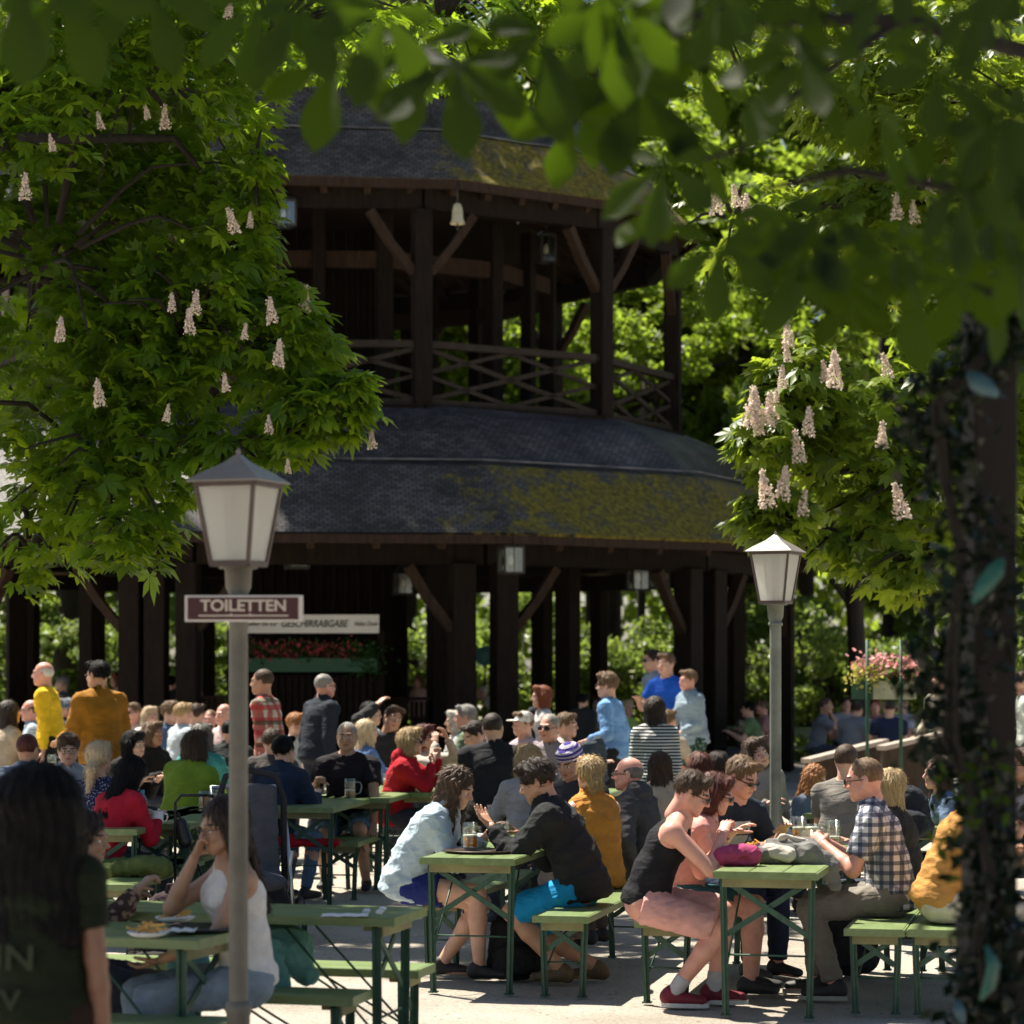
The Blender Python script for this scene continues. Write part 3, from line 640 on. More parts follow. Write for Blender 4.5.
def roof(name, prof, t0, seed, moss):
    """prof: list of (radius, z) from top to eave; twelve facets"""
    V = []; F = []; UV = []; MS = []; sub = 10
    for k in range(12):
        ta, tb = t0+30*k, t0+30*(k+1); sl = 0
        rows = []
        for i, (r, z) in enumerate(prof):
            if i: sl += math.hypot(r-prof[i-1][0], z-prof[i-1][1])
            a, b = pp(r, ta, z), pp(r, tb, z); w = (b-a).length; row = []
            for j in range(sub+1):
                f = j/sub; p = a.lerp(b, f); V.append(p); UV.append(((f-.5)*w+k*.37, sl)); row.append(len(V)-1)
                MS.append(moss(k+f, i/(len(prof)-1)))
            rows.append(row)
        for i in range(len(prof)-1):
            for j in range(sub): F.append((rows[i][j], rows[i+1][j], rows[i+1][j+1], rows[i][j+1]))
    me = bpy.data.meshes.new(name); me.from_pydata([tuple(v) for v in V], [], F)
    u = me.uv_layers.new(name='UVMap'); li = np.zeros(len(me.loops), np.int32); me.loops.foreach_get('vertex_index', li)
    u.data.foreach_set('uv', np.array(UV, np.float32)[li].ravel())
    at = me.attributes.new('moss', 'FLOAT', 'POINT'); at.data.foreach_set('value', np.array(MS, np.float32))
    o = link(name, me, pag, slatem)
    md = o.modifiers.new('thickness', 'SOLIDIFY'); md.thickness = .07; md.offset = -1
    return o
def mossf(k, v):           # k: facet number + fraction from the front vertex; v 0 top, 1 eave
    side = max(0, min(1, (k+.45)/.7)) if k < 3 else (0 if k > 11 else .3)
    if k > 11: side = max(0, (k-12+.45)/.7)
    return -.12+.40*side*max(0, min(1, (v-.42)/.18))
E1R, E1Z, T1 = 9.02, 3.65, 21.1
roof('lower_roof', [(6.15, 5.68), (6.6, 5.50), (7.05, 5.22), (7.45, 4.86), (7.62, 4.76), (7.82, 4.68), (8.2, 4.36), (8.6, 4.02), (8.9, 3.77), (E1R, 3.67)], T1, 1, mossf)
roof('upper_roof', [(4.95, 10.62), (5.1, 10.40), (5.32, 10.08), (5.50, 9.92), (5.65, 9.83), (5.95, 9.5), (6.25, 9.16), (6.4, 9.01)], 22.4, 2, lambda k, v: mossf(k, v)-.03)
for t0, Ro, Ri, z0, z1 in ((T1, 8.95, 5.6, 3.60, 4.55), (22.4, 6.33, 3.6, 8.93, 9.75)):     # boarded underside and rafters
    m = MB()
    for k in range(12):
        a, b, c, d = pp(Ro, t0+30*k, z0), pp(Ro, t0+30*k+30, z0), pp(Ri, t0+30*k+30, z1), pp(Ri, t0+30*k, z1)
        m.add([a, b, c, d], [(0, 1, 2, 3)])
    m.build('soffit', woodu, pag)
for t0, Ro, Ri, z0, z1 in ((T1, 8.8, 5.6, 3.52, 4.42), (22.4, 6.2, 3.6, 8.86, 9.62)):
    m = MB()
    for k in range(12):
        for f in (0, .2, .4, .6, .8):
            a = pp(Ro, t0+30*k, z0).lerp(pp(Ro, t0+30*k+30, z0), f); b = pp(Ri, t0+30*k, z1).lerp(pp(Ri, t0+30*k+30, z1), f); m.beam(a, b, .10, .14)
        m.beam(pp(Ro+.16, t0+30*k, z0+.08), pp(Ro+.16, t0+30*k+30, z0+.08), .06, .16)
    m.build('rafters', wood2, pag)
def ring(name, rad, z, w, h, t0, mt, seg=12):
    m = MB()
    for k in range(seg): m.beam(pp(rad, t0+30*k, z), pp(rad, t0+30*k+30, z), w, h)
    return m.build(name, mt, pag)
ring('ring_beam', 7.8, 3.42, .24, .30, T1, wood); ring('ring_beam', 5.2, 3.65, .26, .34, T1, wood)
ring('ring_beam', 6.0, 8.76, .2, .34, 18.3, wood); ring('ring_beam', 3.9, 8.15, .2, .26, 18.3, wood2)
ring('floor_edge', 6.12, 5.60, .16, .18, 18.3, wood)
m = MB(); m.add([pp(6.1, 18.3+30*k, 5.55) for k in range(12)]+[pp(6.1, 18.3+30*k, 5.66) for k in range(12)], [tuple(range(12))[::-1], tuple(range(12, 24))]); m.build('upper_floor', wood2, pag)
m = MB(); m.add([pp(8.3, T1+30*k, -.02) for k in range(12)]+[pp(8.3, T1+30*k, .10) for k in range(12)], [tuple(range(12, 24))]+[(k, (k+1) % 12, 12+(k+1) % 12, 12+k) for k in range(12)]); m.build('plinth', mat('plinth_stone', (.22, .20, .18), .9, .3, 3, .4), pag)
m = MB(); m.add([pp(4.0, 22.4+30*k, 9.0) for k in range(12)], [tuple(range(12))]); m.build('ceiling', wood2, pag)
def post(rad, t, z0, z1, w, off=0, name='column', brace=None, mt=None):
    p = pp(rad, t, 0); tg = Vector((cos(R(t)), sin(R(t)), 0)); p = p+tg*off; nn = Vector((sin(R(t)), -cos(R(t)), 0))
    m = MB(); m.beam((p.x, p.y, z0), (p.x, p.y, z1), w, w, (nn.x, nn.y, 0))
    o = m.build(name, mt or wood, pag, .02)
    if brace:
        for s in brace:
            b = MB(); a = Vector((p.x, p.y, z1-.95))+tg*s*w*.45; c = Vector((p.x, p.y, z1-.06))+tg*s*.80
            mid = a.lerp(c, .5)+Vector((0, 0, -.025))+tg*s*.02
            b.beam(a, mid, .12, .15, (nn.x, nn.y, 0)); b.beam(mid, c, .12, .15, (nn.x, nn.y, 0)); b.build('brace', wood2, pag)
for k in range(12):
    t = T1+30*k
    if k == 11: post(7.8, t, .1, 3.30, .30, -.95, brace=(-1,)); post(7.8, t, .1, 3.30, .30, -.58); post(7.8, t, .1, 3.30, .30, -.12, brace=(1,))
    elif k in (0, 1, 2, 9, 10): post(7.8, t, .1, 3.30, .33, -.32, brace=(-1,)); post(7.8, t, .1, 3.30, .33, .32, brace=(1,))
    elif k != 5: post(7.8, t, .1, 3.30, .26, 0)
    if k in (0, 1, 4, 8, 9, 10, 11): post(5.2, t, .1, 3.52, .30, {0: .25, 1: .08, 4: -.65}.get(k, 0))
    if k != 3: post(6.0, 18.3+30*k, 5.6, 8.60, .27, .2 if k == 1 else 0, brace=(-1, 1))
    if k in (0, 1, 2, 4, 5, 6, 8, 9, 10, 11): post(3.9, 18.3+30*k, 5.6, 8.9, .25)
    if k in (1, 4, 5, 10, 11): post(3.9, 33.3+30*k, 5.6, 8.9, .20)
    post(4.85, 27+30*k, 10.5, 13.2, .24)
railw = mat('weathered_rail_wood', (.032, .025, .019), .75, .3, 5, .4, .01, 0, .15)
m = MB()      # balustrade with crossed slats
for k in range(12):
    a, b = pp(6.0, 18.3+30*k, 0), pp(6.0, 48.3+30*k, 0); z = Vector((0, 0, 1))
    bm_ = MB(); bm_.beam(a+z*6.60, b+z*6.60, .16, .10).beam(a+z*5.74, b+z*5.74, .10, .10)
    bm_.beam(a+z*6.56, b+z*5.76, .05, .07).beam(a+z*5.76, b+z*6.56, .05, .07)
    c = a.lerp(b, .5); bm_.beam(a+z*6.16, c+z*5.76, .05, .06).beam(c+z*6.56, b+z*6.16, .05, .06).beam(a+z*6.16, c+z*6.56, .05, .06).beam(c+z*5.76, b+z*6.16, .05, .06)
    bm_.build('balustrade', railw, pag)
for k in range(12):
    a, b = pp(4.85, 27+30*k, 0), pp(4.85, 57+30*k, 0); z = Vector((0, 0, 1))
    MB().beam(a+z*11.7, b+z*11.7, .14, .1).beam(a+z*11.6, b+z*10.9, .05, .07).beam(a+z*10.9, b+z*11.6, .05, .07).build('balustrade', wood, pag)
m = MB()      # boarded stair core through both storeys
for z0, z1 in ((.1, 5.55), (5.66, 9.0)):
    m.box((0.0, -.5, (z0+z1)/2), (2.3, 2.2, z1-z0))
    for i in range(12): m.beam((-1.1+i*.2, -1.63, z0+.05), (-1.1+i*.2, -1.63, z1-.05), .05, .05)
    for i in range(12): m.beam((1.17, -1.5+i*.18, z0+.05), (1.17, -1.5+i*.18, z1-.05), .05, .05)
m.build('stair_core', wood, pag)
for x in (-.95, 1.28): post(0, 0, .1, 3.6, .34, x)
glintm = mat('painted_break_glint', (.13, .13, .14), .45, .7, 2.5, .3)  # pale strip along each roof break, painting in the sun's glint on the slates
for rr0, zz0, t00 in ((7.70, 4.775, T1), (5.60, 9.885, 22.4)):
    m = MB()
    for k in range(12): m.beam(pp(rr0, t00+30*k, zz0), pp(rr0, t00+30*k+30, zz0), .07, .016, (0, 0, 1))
    m.build('break_glint', glintm, pag)
# hanging lanterns of the pagoda
pane = glassmat('lantern_glass', (.75, .78, .68), .22, .15)
iron = mat('dark_iron', (.03, .028, .025), .55, .3, 12, .2, metal=.3)
def square_lantern(px, s, z, w=.30, h=.46, label='', pend=False, cordz=.3):
    p = W(px, s, z); o = empty('hanging_lantern', p, R(20), label, 'lantern', 'lanterns under the pagoda roofs')
    m = MB()
    for i in (-1, 1):
        for j in (-1, 1): m.beam((i*w/2, j*w/2, 0), (i*w/2, j*w/2, h), .025, .025)
        for zz in (0, h): m.beam((i*w/2, -w/2, zz), (i*w/2, w/2, zz), .03, .03).beam((-w/2, i*w/2, zz), (w/2, i*w/2, zz), .03, .03)
        m.beam((i*w/2, 0, 0), (i*w/2, 0, h), .012, .012).beam((0, i*w/2, 0), (0, i*w/2, h), .012, .012)
    m.build('lantern_frame', iron, o)
    MB().lathe([(w*.86, h), (w*.5, h+.08), (.04, h+.2), (.02, h+.22)] if pend else [(w*.78, h), (w*.6, h+.06), (.03, h+.09)], 4, rot=pi/4, smooth=False).build('lantern_roof', iron, o)
    m = MB()
    for i in (-1, 1): m.add([(i*w*.49, -w*.49, 0), (i*w*.49, w*.49, 0), (i*w*.49, w*.49, h), (i*w*.49, -w*.49, h)], [(0, 1, 2, 3)]).add([(-w*.49, i*w*.49, 0), (w*.49, i*w*.49, 0), (w*.49, i*w*.49, h), (-w*.49, i*w*.49, h)], [(0, 1, 2, 3)])
    m.build('glass_pane', pane, o)
    MB().lathe([(0, h*.3), (.03, h*.32), (.045, h*.5), (.02, h*.68), (0, h*.7)], 10).build('bulb', mat('opal_bulb', (.8, .78, .7), .3, .05), o)
    MB().tube([(0, 0, h+.08), (0, 0, h+.08+cordz)], .012, 6).build('hanger', iron, o)
def zat(y, s): return CAMH-(y-HORY)/s
square_lantern(403, 64, zat(594, 64), .24, .32, 'small pointed iron lantern hanging between kiosk and the first free column', True, .45)
square_lantern(511, 72, zat(573, 72), .28, .36, 'square glass lantern hanging at the front corner under the lower roof')
square_lantern(638, 66, zat(590, 66), .26, .38, 'left of two glass lanterns hung side by side under the right eave')
square_lantern(659, 63, zat(588, 63), .24, .34, 'right of two glass lanterns hung side by side under the right eave')
square_lantern(297, 70, zat(568, 70), .28, .34, 'square glass lantern on the dark wall above the white banner')
square_lantern(284, 68, zat(226, 68), .28, .36, 'square lantern in the upper storey close to the chestnut leaves')
square_lantern(497, 60, zat(292, 60), .22, .28, 'small lantern hung low at the back of the upper storey')
square_lantern(546, 62, zat(262, 62), .24, .42, 'taller lantern between two posts of the upper storey')
bp = W(457.5, 2600/38.0, zat(224, 2600/38.0)); o = empty('hanging_bell', bp, 0, 'pale brass bell hanging from the upper eave corner', 'bell')
MB().lathe([(.11, 0), (.105, .02), (.085, .07), (.075, .2), (.055, .28), (.03, .30), (0, .31)], 16).build('bell_body', mat('pale_brass', (.55, .48, .30), .4, .2, 9, .1, metal=.4), o)
MB().tube([(0, 0, .3), (0, 0, .62)], .012, 6).build('hanger', iron, o)
MB().tube([(0, 0, .1), (.0, 0, -.05)], .012, 6).lathe([(0, -.1), (.025, -.08), (.025, -.05), (0, -.03)], 8).build('clapper', iron, o)

# ------------------------------------------------------------ dish return kiosk
KS = 68.4; KY = FPX/KS
k0 = empty('dish_return_kiosk', ((306-512)/KS, KY, 0), 0, 'dark timber kiosk with white banner, flower trough and green beam', 'kiosk')
kw = 2.2
m = MB(); m.box((0, .45, .85), (kw-.04, .8, 1.7))
for i in range(22): m.box((-kw/2+.06+i*.099, .03, .86), (.07, .04, 1.66))
m.build('slatted_front', wood, k0)
for x in (-kw/2, kw/2): MB().beam((x, .02, 0), (x, .02, 2.35), .1, .1).build('post', wood, k0)
MB().beam((-kw/2+.05, -.05, 1.85), (kw/2-.05, -.05, 1.85), .22, .20).build('flower_trough', mat('green_paint', (.015, .085, .04), .5, .15, 4, .1), k0)
MB().box((0, -.02, 2.45), (kw-.06, .03, .27)).build('banner', mat('banner_cloth', (.85, .83, .80), .8, .06, 2, .1), k0)
bt = mat('banner_ink', (.06, .08, .07), .7, .1, 9, 0)
text_mesh('GESCHIRRABGABE', .145, bt, 'lettering', k0, (.12, -.042, 2.45), (pi/2, 0, 0), .001, .25, 1, .003, .98)
text_mesh('Stellen Sie zur', .095, bt, 'lettering', k0, (-.66, -.042, 2.45), (pi/2, 0, 0), .001, .3, 1, .001, .48)
text_mesh('Vielen Dank', .095, bt, 'lettering', k0, (.87, -.042, 2.45), (pi/2, 0, 0), .001, .3, 1, .001, .34)
def leafcloud(name, pts, size, m, parent=None, n=1, jit=.05, seed=0, up=.3, asp=.5):
    r = np.random.default_rng(seed); pts = np.repeat(np.asarray(pts, float), n, 0); N = len(pts)
    c = pts+r.normal(size=(N, 3))*jit; d = r.normal(size=(N, 3)); d /= np.linalg.norm(d, axis=1)[:, None]
    q = r.normal(size=(N, 3)); q[:, 2] += up*3; q = np.cross(d, q); q /= np.linalg.norm(q, axis=1)[:, None]+1e-9
    s = size*r.uniform(.6, 1.3, N)[:, None]; nn = np.cross(d, q)
    V = np.stack([c-d*s*.5, c+q*s*asp*.5+nn*s*.10, c+d*s*.5, c-q*s*asp*.5+nn*s*.10], 1).reshape(-1, 3)
    F = np.arange(N*4).reshape(N, 4); return npmesh(name, V, F, m, parent)
lf_pot = leafmat('pot_leaves', (.035, .10, .02), (.10, .22, .03))
petal_r = leafmat('pink_petals', (.50, .08, .12), (.5, .15, .2), .6, .3); petal_p = leafmat('pale_pink_petals', (.80, .36, .40), (.8, .4, .4), .6, .3)
r = np.random.default_rng(3)
leafcloud('foliage', np.stack([r.uniform(-1.05, 1.0, 900), r.uniform(-.15, .05, 900), r.uniform(1.93, 2.16, 900)], 1), .08, lf_pot, k0, seed=4)
leafcloud('trailing_plant', np.stack([r.normal(.88, .12, 420), r.uniform(-.18, -.1, 420), r.uniform(1.72, 2.12, 420)], 1), .07, lf_pot, k0, seed=5)
leafcloud('flowers', np.stack([r.uniform(-1.0, .75, 420), r.uniform(-.18, -.05, 420), r.uniform(1.97, 2.16, 420)], 1), .05, petal_r, k0, seed=6, asp=1)

def slat_wall(name, x0, x1, s, ztop, label, cat, opening=None, depth=.05, z1=None):
    a, b = W(x0, s), W(x1, s); L = (b-a).length; o = empty(name, a, 0, label, cat); m = MB(); n_ = int(L/.075)
    for i in range(n_):
        x = (i+.5)*L/n_
        if opening and opening[0] < x < opening[1]: m.box((x, 0, ztop-.17), (.06, depth, .30))
        else: m.box((x, 0, ztop/2), (.06, depth, ztop))
    m.build('boards', wood2, o); MB().box((L/2, 0, ztop+.02), (L+.06, .16, .05)).build('cap_rail', wood2, o)
    MB().box((.02, .04, ztop/2), (.09, .09, ztop)).box((L-.02, .04, ztop/2), (.09, .09, ztop)).build('post', wood, o); return o
slat_wall('slatted_fence', 178, 236, 70, zat(699, 70), 'low dark slatted fence left of the kiosk behind the seated heads', 'fence')
slat_wall('serving_counter', 384, 444, 66, zat(700, 66), 'low dark timber counter with an opening, right of the kiosk', 'counter', (.30, .80))
# round teal sign on a pole
p = W(485, 50, 0); o = empty('round_sign', p, 0, 'small round teal sign on a thin pole seen between pagoda columns', 'sign')
m = MB(); m.tube([(0, 0, zat(656, 50)), (0, .02, zat(656, 50))], .20, 24); m.build('sign_disc', mat('teal_sign', (.03, .14, .15), .5, .05), o)
MB().tube([(0, .05, 0), (0, .05, zat(658, 50))], .022, 8).build('pole', iron, o)
wt = mat('white_lettering', (.5, .55, .55), .6, .05)
for dz, w_ in ((.06, .2), (.0, .26), (-.06, .16)): text_mesh('-----', .09, wt, 'lettering', o, (0, -.012, zat(656, 50)+dz), (pi/2, 0, 0), .001, 0, w_*4)

# ------------------------------------------------------------ lamps
lampm = mat('lamp_post_paint', (.16, .145, .12), .5, .25, 6, .25, .004, metal=.2)
lampm2 = mat('weathered_post_paint', (.20, .21, .17), .55, .3, 6, .25, .004, metal=.2)
roofm = mat('lamp_roof_paint', (.22, .20, .185), .42, .15, 5, .1)
framem = mat('lamp_frame', (.09, .06, .05), .5, .2)
gm, gn, gl_, gb = nodemat('frosted_lamp_glass'); setc(gb.inputs['Base Color'], (.80, .78, .72)); gb.inputs['Roughness'].default_value = .35
gtr = gn.new('ShaderNodeBsdfTranslucent'); setc(gtr.inputs[0], (.85, .84, .78)); gtp = gn.new('ShaderNodeBsdfTransparent')
g1 = gn.new('ShaderNodeMixShader'); g1.inputs[0].default_value = .55; gl_.new(gb.outputs[0], g1.inputs[1]); gl_.new(gtr.outputs[0], g1.inputs[2])
g2 = gn.new('ShaderNodeMixShader'); g2.inputs[0].default_value = .16; gl_.new(g1.outputs[0], g2.inputs[1]); gl_.new(gtp.outputs[0], g2.inputs[2]); gl_.new(g2.outputs[0], gn['Material Output'].inputs['Surface'])
def lamp(px, s, ytop, wid, ybot, ylow, postw, label, rz, pm):
    """roof width wid px; glass top ybot.. etc. in metres from the photograph's proportions"""
    base_z = .54; ztop = zat(ytop, s); p = W(px, s, 0); o = empty('street_lamp', p, rz, label, 'street lamp', 'square lantern lamps of the garden')
    u = 1/s; rw = wid*u/2/1.30; zr = ztop-30*u*wid/100; zb = ztop-112*u*wid/100
    n4 = 4; q = math.sqrt(2)
    rt = rw*1.02
    MB().lathe([(rt*q*.98, zr-.006), (rt*q, zr), (rt*.72*q, zr+.035*wid*u/.43), (rt*.30*q, zr+(ztop-zr)*.62), (.012, ztop-.01), (.0, ztop)], 4, rot=pi/4, smooth=False).lathe([(0, ztop-.01), (.012, ztop), (.0, ztop+.018)], 8).build('lantern_roof', roofm, o)
    m = MB(); at, ab = rw*.83, rw*.53
    for i in (-1, 1):
        for j in (-1, 1): m.beam((i*ab, j*ab, zb), (i*at, j*at, zr-.004), .014, .014)
        m.beam((i*ab, -ab, zb), (i*ab, ab, zb), .016, .022).beam((-ab, i*ab, zb), (ab, i*ab, zb), .016, .022)
        m.beam((i*at, -at, zr-.012), (i*at, at, zr-.012), .016, .02).beam((-at, i*at, zr-.012), (at, i*at, zr-.012), .016, .02)
    m.build('lantern_frame', framem, o)
    e = .002
    for i in (-1, 1):
        MB().add([(i*(ab-e), -ab+e, zb), (i*(ab-e), ab-e, zb), (i*(at-e), at-e, zr-.01), (i*(at-e), -at+e, zr-.01)], [(0, 1, 2, 3)]).build('glass_pane', gm, o)
        MB().add([(-ab+e, i*(ab-e), zb), (ab-e, i*(ab-e), zb), (at-e, i*(at-e), zr-.01), (-at+e, i*(at-e), zr-.01)], [(0, 1, 2, 3)]).build('glass_pane', gm, o)
    MB().tube([(0, 0, zb), (0, 0, zb+.12*wid*u/.43)], .02, 8).lathe([(0.012, 0), (.032, .02), (.036, .12), (.028, .20), (.0, .22)], 12, (0, 0, zb+.11)).build('bulb', mat('lamp_socket', (.22, .17, .12), .4, .1), o)
    pw = postw*u/2
    MB().lathe([(ab*.95, zb-.004), (ab*.95, zb-.018), (pw*1.45, zb-.02), (pw*1.35, zb-.10*wid*u/.43), (pw*.95, zb-.135*wid*u/.43), (pw*1.25, zb-.14*wid*u/.43), (pw*1.25, zb-.16*wid*u/.43), (pw, zb-.165*wid*u/.43)], 20).build('lantern_neck', pm, o)
    m = MB().lathe([(pw, zb-.16), (pw, base_z-.02)], 20); m.build('post', pm, o)
    MB().lathe([(pw*1.02, base_z+.03), (pw*1.4, base_z+.02), (pw*1.45, base_z-.005), (pw*1.22, base_z-.03), (pw*1.22, 0.0)], 20).build('base_sleeve', pm, o)
    return o
lamp(238.5, 262, 452, 100, 0, 0, 19, 'near lamp post at the left carrying the toilet sign', R(-20), lampm)
lamp(775.5, 147, 533, 62, 0, 0, 11.5, 'farther lamp post at the right rising behind the seated men', R(-24), lampm2)
p = W(244, 267, zat(608.5, 267)); o = empty('toilet_sign', p, R(-2), 'maroon TOILETTEN sign with white rim on the near lamp post', 'sign')
SG = o; o.scale = (.9, .9, .9); MB().box((0, 0, 0), (.492, .022, .110)).build('sign_rim', mat('sign_white', (.68, .62, .58), .5, .06), o, .002)
MB().box((-.003, -.012, 0), (.462, .004, .092)).build('sign_face', mat('sign_maroon', (.060, .010, .012), .4, .1), o)
cm = mat('sign_cream', (.62, .53, .45), .5, .05)
text_mesh('TOILETTEN', .066, cm, 'lettering', o, (0, -.0155, .010), (pi/2, 0, 0), .001, 0, 1.06, .0016)
MB().box((0, -.0155, -.030), (.375, .003, .006)).add([(-.06, -.016, -.029), (-.052, -.016, -.019), (-.044, -.016, -.029)], [(0, 1, 2)]).add([(.02, -.016, -.029), (.028, -.016, -.019), (.036, -.016, -.029)], [(0, 1, 2)]).build('underline', cm, o)
MB().box((0, .03, .03), (.06, .05, .012)).box((0, .03, -.03), (.06, .05, .012)).build('bracket', iron, o)

# ------------------------------------------------------------ tables and benches
topm = None
def tablepaint():
    m, n, l, b = nodemat('worn_green_paint')
    tc = n.new('ShaderNodeTexCoord'); O = tc.outputs['Object']
    t = noise(n, l, 3, 6, O, .65, mapscale=(6, 1, 6)); t2 = noise(n, l, 22, 5, O, .7)
    r = ramp(n, [(.3, (.12, .175, .060)), (.6, (.18, .245, .095)), (.75, (.28, .30, .17))]); l.new(t.outputs[0], r.inputs[0])
    r2 = ramp(n, [(.60, (0, 0, 0)), (.72, (1, 1, 1))]); l.new(t2.outputs[0], r2.inputs[0])
    mx = n.new('ShaderNodeMix'); mx.data_type = 'RGBA'; l.new(r2.outputs[0], mx.inputs[0]); l.new(r.outputs[0], mx.inputs[6]); setc(mx.inputs[7], (.26, .25, .17))
    l.new(mx.outputs[2], b.inputs['Base Color']); b.inputs['Roughness'].default_value = .38; bump(n, l, t.outputs[0], b, .2, .003); return m
topm = tablepaint(); legm = mat('green_steel', (.035, .085, .055), .5, .3, 20, .2, .003); slatm = mat('bare_wood_slat', (.22, .21, .10), .7, .3, 6, .3)
edgem = mat('worn_board_edge', (.20, .22, .16), .5, .3, 14, .2)
def frame_set(o, w, L, H, yend, leg, table):
    for e in (-1, 1):
        y = e*(L/2-yend)
        for s in (-1, 1):
            m = MB(); m.beam((s*(w/2-.045), y, 0), (s*(w/2-.03), y, H-.05), .036, .012, (0, 1, 0)).beam((s*(w/2-.045), y+e*.014, 0), (s*(w/2-.03), y+e*.014, H-.05), .008, .034, (0, 1, 0)).box((s*(w/2-.045), y, .004), (.05, .05, .008)); m.build('leg', legm, o)
        zt, zl = H-.06, (H-.34 if table else H-.20)
        MB().beam((-(w/2-.05), y, zt), ((w/2-.05), y, zl), .010, .030, (0, 0, 1)).beam(((w/2-.05), y+.011, zt), (-(w/2-.05), y+.011, zl), .010, .030, (0, 0, 1)).build('cross_brace', legm, o)
        MB().tube([(-(w/2-.045), y, H*.42), ((w/2-.045), y, H*.42)], .006, 6).tube([(-(w/2-.05), y, H*.34), (-(w/2-.08), y-e*.42, H-.06)], .006, 5).tube([((w/2-.05), y, H*.34), ((w/2-.08), y-e*.42, H-.06)], .006, 5).build('stay_rod', legm, o)
        MB().box((0, y+e*.03, H-.058), (w-.06, .02, .06)).box((0, y-e*.03, H-.048), (w-.06, .04, .03)).build('apron', slatm, o)
def board(o, w, L, H, name):
    m = MB(); n_ = 3 if w > .3 else 1; bw = (w-.004*(n_-1))/n_
    for i in range(n_): m.box((-w/2+bw/2+i*(bw+.004), 0, H-.014), (bw, L-.03, .028))
    ob = m.build(name, topm, o, .004)
    m = MB(); t = .012
    for s in (-1, 1): m.box((s*(w/2+.004), 0, H-.022), (.010, L, .036)).box((0, s*(L/2-.005), H-.020), (w, .012, .040))
    m.build('edge_trim', edgem if False else topm, ob)
TPROTO = {}; BPROTO = {}
def table(px, y, ang, label, w=.50, L=2.2, s=None, at='near', corner=None, H=.77):
    s = s or (y-HORY)/(CAMH-H); p = W(px, s, 0); a = R(ang)
    c = p+Vector((sin(a), cos(a), 0))*L/2
    key = (w, L)
    if key not in TPROTO:
        o = empty('beer_table', c, -a, label, 'table', 'green folding beer tables'); board(o, w, L, H, 'tabletop'); frame_set(o, w, L, H, .10, 0, True); TPROTO[key] = o
    else: o = copy_tree(TPROTO[key])
    o.location = c; o.rotation_euler = (0, 0, -a); o['label'] = label; return o
def bench(px, y, ang, label, L=2.2, s=None, H=.46, w=.26):
    s = s or (y-HORY)/(CAMH-H); p = W(px, s, 0); a = R(ang); c = p+Vector((sin(a), cos(a), 0))*L/2
    key = (w, L)
    if key not in BPROTO:
        o = empty('beer_bench', c, -a, label, 'bench', 'green folding beer benches'); board(o, w, L, H, 'seat'); frame_set(o, w, L, H, .10, 0, False); BPROTO[key] = o
    else: o = copy_tree(BPROTO[key])
    o.location = c; o.rotation_euler = (0, 0, -a); o['label'] = label; return o
AX = 13
table(467, 858, AX, 'table between the woman in denim jacket and the man in black jacket', .53)
bench(560, 916, AX, 'bench under the curly haired man in black jacket', w=.30)
bench(438, 897, AX, 'bench under the young woman in the denim jacket', s=167)
table(765, 872, AX, 'table with purple cap and bundled jacket between tank top and checked shirt', .53)
bench(663, 921, AX, 'bench under the man in black tank top', w=.30)
bench(874, 929, AX, 'bench under the man in the checked shirt', w=.30)
bench(937, 930, AX, 'bench at the right edge under the person in ochre jacket', w=.30)
table(352, 798, 8, 'table with the beer mug in front of the grey haired man', .60)
bench(390, 742, AX, 'bench behind the man in the black polo shirt', s=100)
bench(337, 842, 8, 'bench carrying a red cloth before the grey haired man', w=.32, L=1.1)
bench(420, 832, AX, 'bench under the woman in red hooded jacket', s=122)
table(408, 797, AX, 'table in front of the woman in red hooded jacket', s=118, w=.5)
# the row standing across, at the lower left
table(411, 912, -76, 'empty long table in the sun left of the denim jacket woman', s=229, w=.5)
bench(427, 969, -76, 'empty bench behind the long sunlit table', s=217, w=.27)
bench(363, 989, -76, 'bench under the woman in white tank top', s=236, w=.27)
table(228, 931, -72, 'table with the black tray before the woman in white top', s=248, w=.55)
bench(166, 972, -78, 'bench with brown folded cloth near the dark haired girl', s=226)
bench(226, 1019, -78, 'bench cut off by the bottom edge of the picture', s=256)
table(152, 822, 5, 'table with water bottle and white mugs', s=147, w=.5)
table(98, 829, 5, 'table behind the blonde woman in dotted blouse', s=152, w=.5)
bench(140, 871, 5, 'bench with green jacket heap at the left', s=149)
bench(112, 885, 5, 'bench end left of the green jacket heap', s=158)
table(196, 816, 5, 'table beside the pushchair handle behind green coat', s=138, w=.5)
table(46, 768, 10, 'small stretch of table behind the man with spectacles', s=97)
table(350, 768, AX, 'table behind the red haired man on the left', s=96)
table(300, 812, 8, 'table hidden behind the pushchair', s=132)
table(838, 814, AX, 'table behind the girl with long ginger hair', s=138)
bench(806, 850, AX, 'bench under the girl with long ginger hair', s=134)
bench(905, 850, AX, 'bench under the woman with curly brown hair at right', s=150)
table(545, 800, AX, 'table hidden among the crowd behind the curly haired man', s=126)
bench(520, 833, AX, 'bench under the man in plain black jacket', s=120)
bench(600, 838, AX, 'bench behind the blonde woman in the ochre vest', s=126)
table(905, 825, AX, 'table behind the checked shirt at the right', s=150)
# far right row, standing across
table(862, 728, -90, 'far green table left of the flower box', s=58, L=2.2)
table(780, 728, -90, 'far green table close to the pagoda column', s=57, L=2.2)
table(960, 729, -90, 'far green table behind the flower box', s=59, L=2.2)
bench(790, 746, -90, 'far bench under the table by the pagoda column', s=59)
bench(900, 746, -90, 'far bench under the men in grey shirts', s=59)
